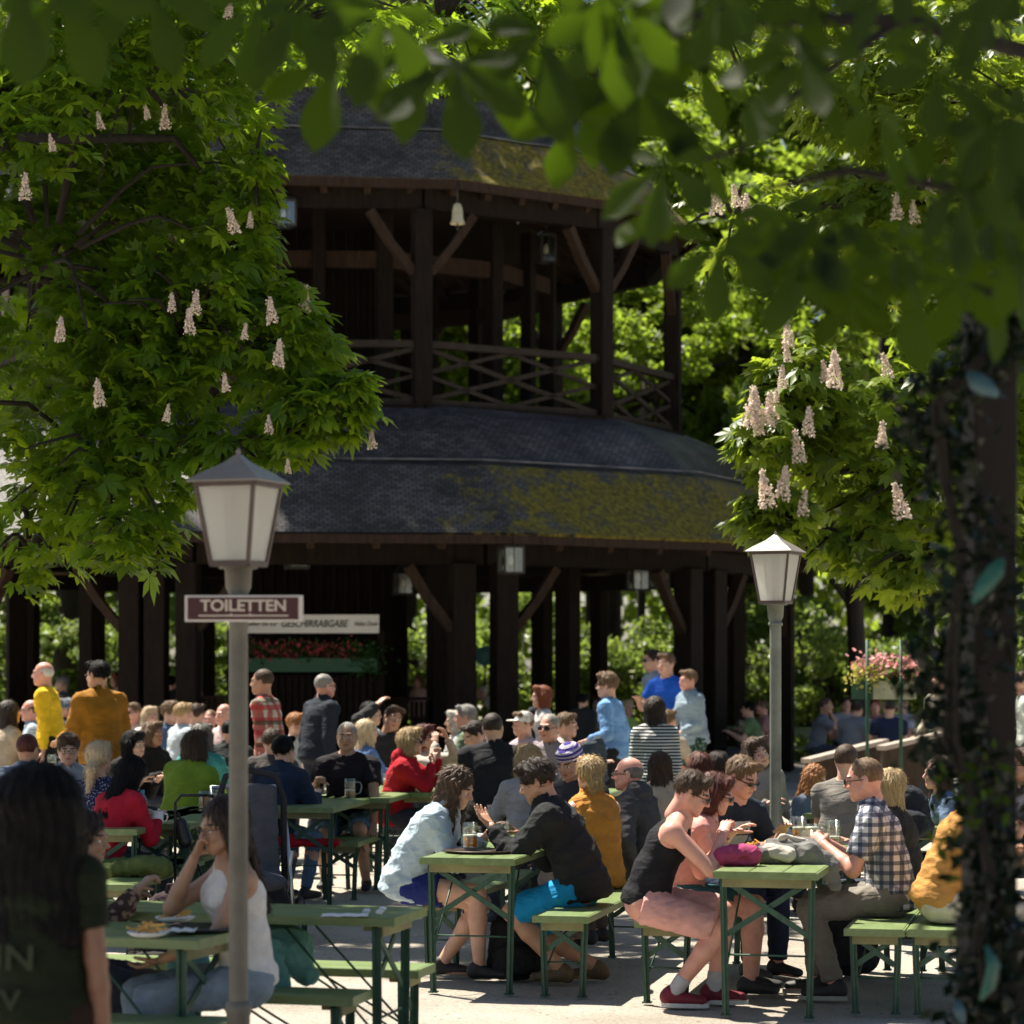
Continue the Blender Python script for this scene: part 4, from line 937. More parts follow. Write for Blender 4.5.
# ------------------------------------------------------------ foliage
def snoise(P, f, seed):
    r = np.random.default_rng(seed); v = np.zeros(len(P))
    for _ in range(7): v += np.sin(P@(r.normal(size=3)*f)+r.uniform(0, 6.3))
    return v/7**.5
def palmate(c, fwd, nrmv, L, seed, nl=7, det=0, droop=.25):
    """one palmate leaf per centre: nl leaflets fanned round fwd in the plane whose normal is nrmv"""
    r = np.random.default_rng(seed); N = len(c)
    n = nrmv/np.linalg.norm(nrmv, axis=1)[:, None]; f = fwd-n*(fwd*n).sum(1)[:, None]; f /= np.linalg.norm(f, axis=1)[:, None]+1e-9; sd = np.cross(n, f)
    st = [(.60, .195)] if not det else [(.2, .055), (.4, .125), (.58, .19), (.74, .215), (.88, .13)]
    per = 1+nl*(3*len(st)+1); V = np.zeros((N, per, 3)); F = []; V[:, 0] = c
    for k in range(nl):
        u = (k-(nl-1)/2)/((nl-1)/2); a = u*R(112)+r.normal(0, .08, N); Lk = L*(1-.42*abs(u)**1.5)*r.uniform(.88, 1.1, N)
        d = f*np.cos(a)[:, None]+sd*np.sin(a)[:, None]; q = np.cross(n, d); b0 = 1+k*(3*len(st)+1)
        dr = r.uniform(.5, 1.5, N)*droop; prev = None
        for i, (t, w) in enumerate(st):
            cen = c+d*(t*Lk)[:, None]; cen = cen-n*(dr*Lk*t*t*.6)[:, None]; cen[:, 2] -= dr*Lk*t*t*.6
            ml = cen-n*(Lk*.035)[:, None]
            V[:, b0+3*i] = cen+q*(w*Lk)[:, None]; V[:, b0+3*i+1] = ml; V[:, b0+3*i+2] = cen-q*(w*Lk)[:, None]
            A, B, D = b0+3*i, b0+3*i+1, b0+3*i+2
            if prev is None: F += [(0, B, A, A), (0, D, B, B)] if False else []
            prev = (A, B, D)
        tip = b0+3*len(st); tp = c+d*Lk[:, None]-n*(dr*Lk*.6)[:, None]; tp[:, 2] -= dr*Lk*.6; V[:, tip] = tp
        if det:
            for i in range(len(st)-1):
                A, B, D = b0+3*i, b0+3*i+1, b0+3*i+2
                F += [(A, B, B+3, A+3), (B, D, D+3, B+3)]
            A, B, D = b0, b0+1, b0+2; F += [(0, D, B, A)]
            A, B, D = b0+3*(len(st)-1), b0+3*(len(st)-1)+1, b0+3*(len(st)-1)+2; F += [(A, B, D, tip)]
        else: F += [(0, b0+1, tip, b0), (0, b0+2, tip, b0+1)]
    F = np.array(F); FF = (F[None]+(np.arange(N)*per)[:, None, None]).reshape(-1, 4)
    return V.reshape(-1, 3), FF
def lobes(L, per, seed, gap=.0, shell=.40, f=1.6):
    r = np.random.default_rng(seed); P = []; D = []
    vol = np.array([a[1][0]*a[1][1]*a[1][2]*(a[2] if len(a) > 2 else 1) for a in L]); nn = (vol/vol.sum()*per).astype(int)
    for (c, rad, *_), n in zip(L, nn):
        d = r.normal(size=(n*2, 3)); d /= np.linalg.norm(d, axis=1)[:, None]; q = r.uniform(0, 1, n*2)**shell
        p = np.array(c)+d*q[:, None]*np.array(rad)*(1+.18*snoise(d*2.2, 1.5, seed+3))[:, None]
        dn = (_[0] if _ else 1); keep = (snoise(p, f, seed+9) > gap-.35) | (dn >= 1.5); p = p[keep][:n]; P.append(p); D.append(d[keep][:n])
    return np.concatenate(P), np.concatenate(D)
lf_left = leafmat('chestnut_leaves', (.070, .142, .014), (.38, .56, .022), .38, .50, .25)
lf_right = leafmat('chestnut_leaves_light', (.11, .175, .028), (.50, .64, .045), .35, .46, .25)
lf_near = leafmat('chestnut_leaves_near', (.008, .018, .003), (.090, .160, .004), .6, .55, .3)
lf_far = leafmat('beech_leaves', (.11, .165, .030), (.40, .56, .05), .42, .46, .35)
lf_bush = leafmat('shrub_leaves', (.095, .150, .040), (.32, .44, .07), .4, .42, .35)
bark = mat('bark', (.022, .017, .013), .9, .4, 6, .8, .03, mapscale=(3, 3, .7))
petal = leafmat('chestnut_blossom', (.86, .74, .66), (.85, .70, .58), .6, .35, .15)
def chestnut(name, base, L, n, leafL, m, label, flowers, limbs, seed, trunkr=.28, group=None, gap=0, near=False, blos=1.0):
    o = empty(name, base, 0, label, 'tree', group); b = Vector(base)
    P, D = lobes(L, n, seed, gap); r = np.random.default_rng(seed+1)
    out = D.copy(); out[:, 2] = out[:, 2]*.3-.25; out += r.normal(size=out.shape)*.55; out /= np.linalg.norm(out, axis=1)[:, None]
    nm = r.normal(size=out.shape)*.42; nm[:, 2] += 1; nm[:, :2] += D[:, :2]*.45
    V, F = palmate(P-np.array(base), out, nm, leafL*r.uniform(.65, 1.2, len(P)), seed+2)
    npmesh('crown', V, F, m, o)
    mb = MB()
    for pts, r0, r1 in limbs: mb.tube([Vector(p)-b for p in pts], r0, 8, r1)
    mb.build('trunk', bark, o)
    # thin drooping twigs through the lobes
    mb = MB(); rr = random.Random(seed)
    for (c, rad, *_) in L:
        for _ in range(int(5+10*max(rad))):
            v = Vector((rr.gauss(0, 1), rr.gauss(0, 1), rr.gauss(0, .8))).normalized(); a = Vector(c)+Vector((v.x*rad[0], v.y*rad[1], v.z*rad[2]))*.15; e = Vector(c)+Vector((v.x*rad[0], v.y*rad[1], v.z*rad[2]))*.93
            mid = a.lerp(e, .5)+Vector((0, 0, .12*max(rad))); mb.tube([a-b, a.lerp(mid, .6)-b+Vector((0, 0, .03)), mid-b, mid.lerp(e, .55)-b+Vector((0, 0, -.02)), e-b-Vector((0, 0, .05))], .022, 5, .006)
    mb.build('branches', bark, o)
    if flowers:
        fm = bpy.data.meshes.get('blossom_spike'); 
        if fm is None:
            r2 = np.random.default_rng(11); pts = []
            for i in range(80): t = i/80; pts.append((.044*(1-t)**.8*cos(i*2.4), .044*(1-t)**.8*sin(i*2.4), .21*t))
            t_ = leafcloud('blossom_spike', pts, .021, petal, None, 3, .007, 12, 0, 1.0); fm = t_.data; bpy.data.objects.remove(t_)
        for (px, py, s) in flowers:
            w = W(px, s, zat(py, s)); fo = bpy.data.objects.new('blossom', fm); C.link(fo); fo.parent = o; fo.location = w-b-Vector((0, 0, .08)); fo.rotation_euler = (rr.uniform(-.22, .22), rr.uniform(-.22, .22), rr.uniform(0, 6)); k = blos*rr.uniform(.6, 1.2); fo.scale = (k, k, k)
    return o
def lw(px, py, s, r_, dens=1.0): return ((px-512)/s, FPX/s, zat(py, s)), r_, dens
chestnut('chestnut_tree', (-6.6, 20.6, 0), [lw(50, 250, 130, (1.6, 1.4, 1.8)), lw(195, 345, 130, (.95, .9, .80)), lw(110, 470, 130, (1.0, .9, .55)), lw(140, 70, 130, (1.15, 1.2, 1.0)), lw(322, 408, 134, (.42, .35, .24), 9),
    lw(30, 545, 130, (.5, .5, .40)), lw(235, 255, 130, (.40, .5, .60)), lw(440, 20, 112, (1.5, .8, .55), .8), lw(270, 25, 125, (1.5, .9, .42), .7), lw(285, 345, 132, (.42, .45, .48), 4), lw(130, 535, 134, (.32, .4, .32), 3), lw(225, 450, 132, (.50, .4, .28), 3), lw(255, 180, 132, (.22, .3, .5), 3), lw(350, 385, 135, (.20, .2, .16), 12), lw(300, 440, 134, (.22, .25, .18), 6), ((-4.2, 21.5, 8.6), (3.2, 2.8, 1.6), .35)], 10400, .165, lf_left,  # last lobe raises the crown above the frame to cast shade
    'big flowering chestnut tree overhanging the left half of the garden', [(228, 7, 135), (148, 108, 136), (101, 118, 138), (165, 118, 134), (53, 140, 140), (25, 188, 140), (235, 222, 136), (250, 217, 134), (305, 300, 133), (273, 312, 138), (190, 322, 141), (244, 328, 140), (278, 355, 140), (172, 300, 142), (195, 303, 142), (166, 410, 142), (269, 422, 136), (372, 438, 134), (288, 462, 136), (226, 380, 142), (12, 15, 140), (60, 330, 142), (100, 395, 142)],
    [([(-6.6, 20.6, 0), (-6.5, 20.6, 2.2), (-6.2, 20.6, 4.2), (-5.8, 20.8, 7.5), (-5.4, 21, 9.6)], .34, .14), ([(-6.3, 20.6, 3.2), (-5.2, 20.3, 4.9), (-4.2, 20.0, 5.8), (-3.9, 20.6, 6.6), (-3.2, 20.8, 7.6)], .13, .04), ([(-5.2, 20.6, 4.8), (-3.8, 20.5, 4.9), (-2.8, 20.2, 4.7), (-2.1, 19.9, 4.3), (-1.6, 19.6, 3.9)], .035, .008), ([(-6.2, 20.5, 3.4), (-4.8, 20, 3.9), (-3.8, 20.4, 3.9), (-3.0, 20.4, 3.3)], .04, .010), ([(-3.8, 20.0, 5.9), (-2.6, 20, 5.9), (-2.0, 20, 5.2)], .05, .012)], 21, group='flowering chestnut trees', blos=.78)
chestnut('chestnut_tree', (6.4, 24, 0), [lw(850, 430, 120, (.85, .8, .65)), lw(930, 505, 120, (1.0, .8, .42)), lw(1000, 400, 118, (.95, 1, 1.1)), lw(790, 400, 122, (.40, .4, .56), 3), lw(770, 515, 124, (.36, .3, .26), 5), lw(760, 440, 124, (.28, .3, .3), 5), lw(735, 215, 118, (.55, .6, .42), 1.2), lw(900, 215, 116, (1.1, .9, .65)), lw(850, 545, 122, (.5, .4, .22), 2), lw(915, 570, 124, (.55, .4, .24), 2), lw(965, 470, 120, (.6, .5, .4), 1.5), lw(930, 90, 116, (1.3, 1.1, .8), .8), lw(690, 15, 112, (1.7, 1.0, .6), .7), ((4.6, 24, 8.2), (2.8, 2.6, 1.3), .12)], 8200, .160, lf_right,  # last lobe heightens this crown so that it casts shade
    'sunlit chestnut tree with pale blossom spikes at the right', [(717, 203, 123), (737, 197, 122), (748, 208, 122), (897, 210, 120), (915, 214, 120), (930, 190, 120), (750, 418, 126), (758, 412, 126), (768, 416, 126), (773, 410, 125), (788, 352, 125), (789, 337, 125), (826, 372, 125), (834, 378, 126), (808, 425, 127), (882, 437, 127), (888, 368, 124), (768, 497, 127), (782, 488, 127), (800, 452, 126), (903, 508, 127), (783, 378, 126), (945, 165, 118), (860, 60, 118), (760, 425, 126), (802, 506, 126)],
    [([(6.4, 24, 0), (6.2, 24, 2.5), (5.9, 23.8, 5.5), (5.4, 23.8, 8.6)], .30, .10), ([(6.2, 23.9, 2.6), (5.2, 22.6, 3.3), (4.2, 22, 3.6), (3.2, 21.6, 3.5), (2.4, 21.2, 3.4)], .10, .015), ([(6.1, 23.9, 3.2), (5, 22.6, 4.2), (4, 22, 4.3), (3.0, 21.6, 4.2)], .09, .02), ([(6, 23.9, 4.5), (4.8, 22.6, 5.4), (3.4, 22.2, 5.8), (2.2, 22, 5.7)], .09, .02)], 33, group='flowering chestnut trees', blos=1.25)
# overhanging branch close to the camera, with unseen leaf lobes added above the frame for shade
near = empty('near_chestnut', (3.9, 5.2, 0), 0, 'near chestnut tree whose blurred leaves hang across the top of the view', 'tree', 'flowering chestnut trees')
spots = [(335, 45, 430, 0), (420, 30, 440, 0), (455, 48, 450, .1), (255, -12, 430, -.3), (500, 30, 420, .1), (545, 15, 440, .2), (600, 60, 400, 0), (575, 95, 430, 0), (150, -28, 460, 0), (60, -30, 470, 0), (20, -40, 480, 0), (640, 70, 430, .3), (385, -5, 450, 0), (300, -15, 440, 0)]
rr = random.Random(4)
for i in range(46): # denser mass at the upper right
    x = rr.uniform(590, 1040); yl = 45+115*min(1, max(0, (x-590)/150)); y = rr.uniform(-40, yl+(70 if x > 680 else 0)); spots.append((x, y, rr.uniform(370, 500), rr.uniform(-.5, .5)))
for x, y in ((700, 175), (665, 165), (730, 215), (720, 245), (770, 235), (745, 190), (800, 265), (835, 275), (790, 215), (850, 290), (870, 235), (900, 240), (945, 250), (920, 200), (975, 235), (1010, 255), (985, 190), (830, 215), (880, 170), (1020, 210), (810, 245), (865, 265), (905, 270), (950, 215), (660, 205), (690, 130), (1000, 275), (960, 280)): spots.append((x, y, rr.uniform(380, 470), rr.uniform(-.5, .5)))
spots = [q for q in spots if not (690 < q[0] < 765 and 120 < q[1] < 235) and not (878 < q[0] < 950 and 130 < q[1] < 235)]
spots[:14] = [(x, y+16, s, 0) for x, y, s, _ in spots[:14]]
cN = np.array([W(x, s, zat(y, s)) for x, y, s, _ in spots])-np.array(near.location); r = np.random.default_rng(5)
fw = np.stack([np.array([q[3]*.8 for q in spots])+r.normal(0, .25, len(spots)), r.normal(-.1, .25, len(spots)), -np.ones(len(spots))], 1)
nv = np.stack([r.normal(0, .8, len(spots)), -np.ones(len(spots)), r.uniform(.0, 1.3, len(spots))], 1)
nv[:14, 0] *= .3; nv[:14, 2] = np.abs(nv[:14, 2])*.4+.1; SZ = r.uniform(.16, .22, len(spots)); SZ[:14] = r.uniform(.20, .25, 14)
V, F = palmate(cN, fw, nv, SZ, 8, 5, 1, .15)
P2, D2 = lobes([((-1.65, 6.7, 4.9), (.50, .7, .30), 8), ((.55, 6.8, 5.0), (.95, 1.05, .40), 7), ((.35, 8.6, 5.3), (1.0, .9, .40), 5), ((-2.7, 8.8, 5.3), (1.1, .9, .35), 4), ((-3.6, 12.9, 6.6), (1.6, 1.4, .5), 1.6), ((-2.4, 11.3, 6.3), (.9, .8, .30), 3), ((2.4, 6.6, 4.8), (1.0, 1.4, .5), .8)], 9000, 9, 0)  # leaf lobes out of view, placed to shade what lies below them
fo = D2*np.array([1, 1, .2])+r.normal(size=D2.shape)*.4; nn_ = r.normal(size=D2.shape)*.4; nn_[:, 2] += 1
V2, F2 = palmate(P2-np.array(near.location), fo, nn_, .17*r.uniform(.7, 1.2, len(P2)), 10)
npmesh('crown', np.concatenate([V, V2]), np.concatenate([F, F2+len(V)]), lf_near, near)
mb = MB(); nb = Vector(near.location)
mb.tube([(0, 0, 0), (0, .1, 1.5), (-.2, .3, 3.2), (-.5, .6, 5.2)], .22, 10, .1)
for a, b, c_, d, r0 in (((1060, 60, 420), (900, 20, 430), (720, 20, 430), (560, -15, 430), .022), ((1060, 230, 430), (960, 190, 430), (850, 170, 430), (760, 190, 430), .016), ((900, 20, 430), (800, 90, 430), (740, 150, 430), (700, 160, 430), .012), ((560, -15, 430), (470, -5, 435), (390, 0, 435), (320, -5, 435), .011), ((470, -5, 435), (420, 15, 435), (400, 60, 440), (395, 80, 440), .006), ((720, 20, 430), (660, 40, 425), (620, 60, 420), (590, 90, 420), .010), ((560, -15, 430), (590, 40, 430), (600, 90, 430), (640, 110, 430), .008)):
    mb.tube([W(x, s, zat(y, s))-nb for x, y, s in (a, b, c_, d)], r0, 6, r0*.4)
mb.tube([(-.2, .3, 3.0), W(1060, 420, zat(60, 420))-nb], .09, 8, .025); mb.tube([(-.2, .3, 3.3), (-2.5, 3.0, 5.0), (-4.6, 6.5, 5.9), (-6.2, 9.5, 6.9)], .10, 8, .03)
for (c0, e0) in (((-2.5, 3, 5), (-2.4, 4.2, 5.3)), ((-4.6, 6.5, 5.9), (-3.6, 12.9, 6.5)), ((-4.6, 6.5, 5.6), (-2.7, 8.8, 5.3))): mb.tube([c0, e0], .05, 6, .02)
mb.build('trunk', bark, near)
# ---- woodland behind
def far_proto(seed, rx, rz, zc, n, leaf, m, clumps=60):
    r = np.random.default_rng(seed); d = r.normal(size=(clumps, 3)); d /= np.linalg.norm(d, axis=1)[:, None]
    cc = d*np.array([rx, rx, rz])*r.uniform(.35, 1.0, clumps)[:, None]**.5+np.array([0, 0, zc]); cr = r.uniform(.12, .30, clumps)*rx
    k = r.integers(0, clumps, n); q = r.normal(size=(n, 3)); q /= np.linalg.norm(q, axis=1)[:, None]; q *= r.uniform(.3, 1, n)[:, None]**.5
    q[:, 2] *= .55; P = cc[k]+q*cr[k][:, None]; return P
def make_tree(seed, H, rx, n, leaf, m, lab):
    o = empty('woodland_tree', (0, 0, 0), 0, lab, 'tree', 'trees of the wood behind the pagoda'); P = far_proto(seed, rx, H*.38, H*.60, n, leaf, m)
    c = leafcloud('crown', P, leaf, m, o, 1, .02, seed, .8, .62)
    mb = MB(); rr = random.Random(seed); mb.tube([(0, 0, 0), (.1, 0, H*.25), (-.1, .1, H*.55), (.1, 0, H*.85)], .28, 8, .06)
    for i in range(14):
        a = rr.uniform(0, 6.3); z = H*rr.uniform(.22, .7); mb.tube([(0, 0, z), (cos(a)*rx*.4, sin(a)*rx*.4, z+H*.07), (cos(a)*rx*.8, sin(a)*rx*.8, z+H*.09)], .08, 5, .02)
    mb.build('trunk', bark, o); return o
protos = [make_tree(41, 15, 4.3, 26000, .24, lf_far, ''), make_tree(42, 18, 4.8, 30000, .26, lf_far, ''), make_tree(43, 12, 3.6, 20000, .22, lf_far, '')]
spotsT = [(-20, 68, 1), (-15, 66, 0), (-10, 68, 1), (-6, 65, 2), (-2, 68, 1), (2.2, 66, 0), (6, 68, 1), (10.2, 65, 0), (14, 68, 1), (18.5, 67, 1), (23, 68, 0), (-16, 77, 1), (-9, 78, 1), (-3, 76, 1), (3, 78, 1), (8.5, 76, 1), (14, 78, 1), (21, 80, 1), (-22, 80, 1), (8.2, 56, 2), (12.5, 55, 2), (-19, 56, 2)]
LT = ['leftmost tree of the front row of the wood', 'left tree of the wood behind the dark columns', 'wood tree behind the overhanging chestnut crown', 'low wood tree left behind the kiosk', 'tall tree hidden behind the pagoda middle', 'wood tree seen through the upper storey posts', 'tall wood tree just right of the upper roof', 'bright wood tree right of the balustrade', 'wood tree behind the right chestnut blossom', 'wood tree behind the ribboned post', 'wood tree beyond the right picture edge', 'back row tree at far left of the wood', 'back row tree above the overhanging chestnut', 'back row tree left of the pagoda top', 'back row tree behind the pagoda top posts', 'back row tree between near leaves at top right', 'back row tree at the upper right corner', 'back row tree beyond the right edge', 'back row tree beyond the left edge', 'leaning dark tree right of the pagoda eave', 'small tree behind the flower box', 'small tree at the left edge behind the dark columns']
used = set()
for i, (x, y, k) in enumerate(spotsT):
    o = protos[k] if k not in used else copy_tree(protos[k]); used.add(k)
    o.location = (x, y, 0); o.rotation_euler = (0, 0, i*1.7); q = 1.0+.2*rnd.random(); o.scale = (q*1.15, q*1.15, q*1.18); o['label'] = LT[i]
ov = empty('added_shade_tree', (-9.5, 56, 0), 0, 'tall tree added behind the pagoda, its crown above the picture shading the roofs', 'tree', 'trees of the wood behind the pagoda')  # added tree: crown above the frame keeps the sun off the pagoda roofs
Po, Do = lobes([((-5.6, 44.2, 19.3), (9.0, 4.6, 1.5)), ((-8.5, 52, 20), (4, 4, 2), .4)], 19000, 91, -.1, .5, .8)
leafcloud('crown', Po-np.array([-9.5, 56, 0]), .34, lf_far, ov, 1, .05, 92, .9, .7)
MB().tube([(0, 0, 0), (.1, 0, 7), (.4, -.5, 13), (1.5, -2.5, 18.5)], .42, 10, .18).tube([(.4, -.5, 12), (2.5, -6, 17), (6.5, -11.5, 19)], .2, 8, .06).build('trunk', bark, ov)
# trunks that stand free of their crowns
def bare(px, s, w, H, label, lean=0):
    p = W(px, s); o = empty('tree_stem', p, 0, label, 'tree', 'bare stems in the wood'); mb = MB(); mb.tube([(0, 0, 0), (lean*.2, 0, H*.3), (lean*.5, 0, H*.6), (lean, 0, H)], w/2, 10, w*.38); mb.tube([(lean*.4, 0, H*.5), (lean*.4-1, 0, H*.75)], w*.2, 6, w*.1); mb.build('trunk', bark, o)
    Pq = far_proto(int(px), 2.2, 1.6, H+.5, 5000, .2, lf_far, 24); leafcloud('crown', Pq, .2, lf_far, o, 1, .02, int(px), .8, .62)
bare(862, 60, .34, 5.5, 'dark bare stem rising behind the pink flower box', -.3); bare(600, 50, .28, 8.5, 'dark stem seen between the pagoda columns', .2); bare(640, 47, .2, 8.5, 'thin dark stem right of the front pagoda columns', .1)
def make_bush(seed, lab, n=9000, H=2.6):
    o = empty('shrub', (0, 0, 0), 0, lab, 'shrub', 'shrubs in front of the wood'); P = far_proto(seed, 1.9, H*.5, H*.52, n, .14, lf_bush, 46); P[:, 2] = np.abs(P[:, 2])
    leafcloud('foliage', P, .15, lf_bush, o, 1, .02, seed, .8, .6); mb = MB(); rr = random.Random(seed)
    for i in range(8): a = rr.uniform(0, 6.3); mb.tube([(0, 0, 0), (cos(a)*.5, sin(a)*.5, H*.4), (cos(a)*1.1, sin(a)*1.1, H*.8)], .03, 5, .01)
    mb.build('stems', bark, o); return o
bp_ = [make_bush(61, ''), make_bush(62, '', 11000, 3.4)]; usedb = set()
SB = [(-15.5, 52, 1), (-12.5, 53, 1), (-10.2, 53.5, 1), (-7.6, 54, 1), (-5, 55, 1), (-2.4, 54, 0), (.2, 55, 1), (2.6, 54, 0), (4.6, 53, 1), (6.6, 50, 0), (8.4, 51, 0), (10.2, 50, 0), (12.4, 51, 0), (14.8, 52, 1), (-18.5, 52, 1), (17.5, 51, 0), (5.4, 55, 1), (9.2, 54, 1)]
LB = ['bright tall shrub at the far left between dark columns', 'second bright shrub behind the left dark columns', 'shrub seen left of the toilet sign', 'shrub behind the kiosk', 'shrub directly right of the kiosk', 'low shrub under the pointed iron lantern', 'tall shrub behind the round teal sign', 'low shrub behind the red haired woman', 'dark shrub behind the boy in blue', 'shrub behind the far table by the column', 'shrub behind the farther lamp post', 'shrub behind the men in grey shirts', 'shrub behind the flower box', 'shrub hidden behind the ribboned post', 'shrub beyond the left picture edge', 'shrub beyond the right picture edge', 'rear shrub at the right pagoda column', 'rear shrub above the far tables']
for i, (x, y, k) in enumerate(SB):
    o = bp_[k] if k not in usedb else copy_tree(bp_[k]); usedb.add(k); o.location = (x, y, 0); o.rotation_euler = (0, 0, i*2.1); q = .9+.3*rnd.random(); o.scale = (q, q, q); o['label'] = LB[i]
P_ = np.stack([rng.uniform(-30, 32, 60000), rng.uniform(86, 92, 60000), rng.uniform(0, 21, 60000)], 1); P_ = P_[snoise(P_, .5, 3) > -.9]
tag(leafcloud('distant_wood', P_, .55, lf_far, None, 1, .1, 77, .6, .7), 'distant mass of green wood closing the view', 'wood', kind='stuff')
def grass():
    r = np.random.default_rng(8); P = np.stack([r.uniform(-22, 24, 26000), r.uniform(49.5, 60, 26000), r.uniform(0, .25, 26000)], 1)
    tag(leafcloud('undergrowth', P, .22, lf_bush, None, 1, .05, 5, .2, .3), 'low green undergrowth along the foot of the wood', 'undergrowth', kind='stuff')
grass()
# ------------------------------------------------------------ the people
G1, G2 = 'seated guests', 'standing guests'
wht = (.70, .69, .66); blk = (.018, .018, .022); nvy = (.020, .030, .065); gry = (.22, .22, .22)
def jeans(c=(.10, .16, .26)): return ('jeans', 'plain', c)
FR, FL = 90-AX, -90-AX       # facing across the tables
# --- pair at the first table
H1 = person('young woman with long dark hair and pale denim jacket leaning over her table', 457, 757, 170, FR, fem=1, hair='cascade', hc='brown', top=('jacket', 'plain', (.42, .52, .58)), bot=('minishorts', 'plain', (.018, .030, .16)), lean=30, pitch=22, yaw=-5,
       rh=(-.02, .46, .83), lh=(.10, .44, .83), hand=('relax', 'fist'), skin='fair', group=G1, feet=[(-.02, .44, .085), (.12, .18, .085)], shoe=(.02, .018, .018), cell=.0115, scale=1.0)
H2 = person('curly haired man in black jacket and bright blue shorts sitting opposite the denim jacket', 537, 757, 172, FL, hair='curly', hc='dark', top=('jacket', 'plain', (.020, .021, .022)), bot=('shorts', 'plain', (.01, .26, .55)), lean=26, pitch=20, yaw=0,
       rh=(-.10, .40, .84), lh=(.14, .50, .90), hand=('relax', 'flat'), handn=(None, (0, 0, -1)), skin='tan', group=G1, feet=[(-.16, -.05, .085), (.02, .12, .085)], shoe=(.12, .08, .04), cell=.0115, scale=1.02)
person('blonde woman with pinned up hair and ochre sleeveless jacket seen from behind', 590, 757, 160, -150, fem=1, hair='updo', hc='blond', top=('vest', 'plain', (.52, .22, .04)), bot=('trousers', 'plain', (.30, .24, .20)), lean=8, group=G1, yaw=-12)
person('bald man with dark sunglasses and grey hooded jacket behind the ochre vest', 628, 757, 152, -115, hair='fringe', hc='darkgrey', top=('hoodie', 'plain', (.055, .055, .058)), bot=('trousers', 'plain', (.09, .07, .06)), lean=16, glasses='sun', skin='pink', group=G1, lh=(.16, .05, .56), yaw=12)
# --- group at the right table
K1 = person('young man in black tank top, pink shorts and dark red sneakers', 692, 762, 184, FR+4, hair='short', hc='brown', top=('tank', 'plain', (.012, .012, .015)), bot=('shorts', 'plain', (.62, .33, .30)), lean=24, pitch=24, glasses='sun', skin='pink',
       rh=(-.02, .42, .93), lh=(.10, .42, .88), hand=('pinch', 'relax'), eh=((-.7, .1, -1), None), feet=[(-.10, .16, .085), (.06, .36, .085)], shoe=(.16, .012, .025), sole=(.62, .60, .55), sock=(.40, .40, .42), group=G1, cell=.0115, scale=1.0, slean=-2)
person('woman with dark red hair, sunglasses and pink strap dress beside the tank top man', 716, 774, 177, FR+2, fem=1, hair='bob', hc='darkred', top=('dress', 'plain', (.60, .28, .24)), bot=('skirt', 'plain', (.03, .10, .11)), lean=20, pitch=18, glasses='sun', skin='pink', rh=(-.10, .42, .84), group=G1)
K3 = person('man with wraparound sunglasses and dark T-shirt with white print', 742, 757, 168, 38, hair='short', hc='light', top=('tshirt', 'plain', (.022, .030, .045)), bot=('trousers', 'plain', nvy), lean=22, pitch=24, yaw=12, glasses='wrap', skin='pink', rh=(-.18, .34, .84), lh=(.16, .40, .84), hand=('relax', 'relax'), group=G1, cell=.0125)
K7 = person('man in checked short sleeve shirt holding a beer mug with both hands', 864, 759, 180, FL, hair='crop', hc='light', top=('shirt', 'check', (.66, .66, .68), (.03, .04, .08)), extra='shortsleeve', bot=('trousers', 'plain', (.20, .18, .155)), lean=14, pitch=8, glasses='sun', skin='pink',
       lh=(.085, .36, .84), rh=(-.085, .36, .84), hand=('grip', 'grip'), handn=((-1, 0, .4), (1, 0, .4)), feet=[(-.12, .42, .085), (.12, .30, .085)], shoe=(.03, .028, .03), sole=(.42, .40, .33), group=G1, cell=.0115, scale=1.02)
person('woman with long straight blonde hair behind the checked shirt', 888, 769, 166, -115, fem=1, hair='verylong', hc='blond', top=('sweater', 'plain', (.035, .028, .024)), lean=10, yaw=20, group=G1)
person('person in ochre jacket and cream trousers mostly hidden by the ribboned post', 986, 762, 186, FR, hair='short', hc='light', top=('sweater', 'plain', (.50, .25, .07)), bot=('trousers', 'plain', (.62, .55, .45)), lean=22, pitch=20, rh=(-.1, .42, .80), group=G1, wide=1.08, feet=[(-.1, .36, .085), (.1, .40, .085)])
person('girl with long wavy ginger hair and blue grey cardigan', 815, 766, 136, 50, fem=1, hair='wavy', hc='ginger', top=('sweater', 'plain', (.10, .13, .17)), lean=12, pitch=18, scale=None, group=G1, yaw=12)
person('man with short brown hair and grey T-shirt seen from behind near the girl', 847, 744, 146, 150, hair='crop', hc='brown', top=('tshirt', 'plain', (.20, .18, .16)), lean=10, group=G1)
person('woman with curly brown hair and denim blue shirt at the right', 938, 757, 148, -80, fem=1, hair='wavy', hc='brown', top=('tshirt', 'plain', (.14, .21, .32)), lean=14, group=G1, lh=(.12, .38, .80))
person('smiling woman with tilted head and grey jacket behind the lamp post', 757, 738, 132, 20, fem=1, hair='bob', hc='brown', top=('hoodie', 'plain', (.26, .24, .21)), lean=8, slean=-10, roll=-18, group=G1, lh=(.32, .10, .62))
person('woman with long light brown hair and beige top seen from behind', 660, 752, 134, 175, fem=1, hair='long', hc='brown', top=('blouse', 'plain', (.50, .38, .26)), group=G1)
person('woman with dark red hair between the grey hood and the tank top man', 700, 753, 132, 185, fem=1, hair='bob', hc='darkred', top=('sweater', 'plain', (.10, .07, .06)), group=G1)
person('dark haired woman directly left of the wraparound sunglasses man', 718, 752, 128, 170, fem=1, hair='bob', hc='dark', top=('sweater', 'plain', (.05, .05, .06)), group=G1)
person('person with sunglasses at the right picture edge beyond the post', 1024, 748, 150, -90, hair='short', hc='brown', top=('tshirt', 'plain', (.03, .03, .04)), skin='tan', glasses='sun', group=G1)
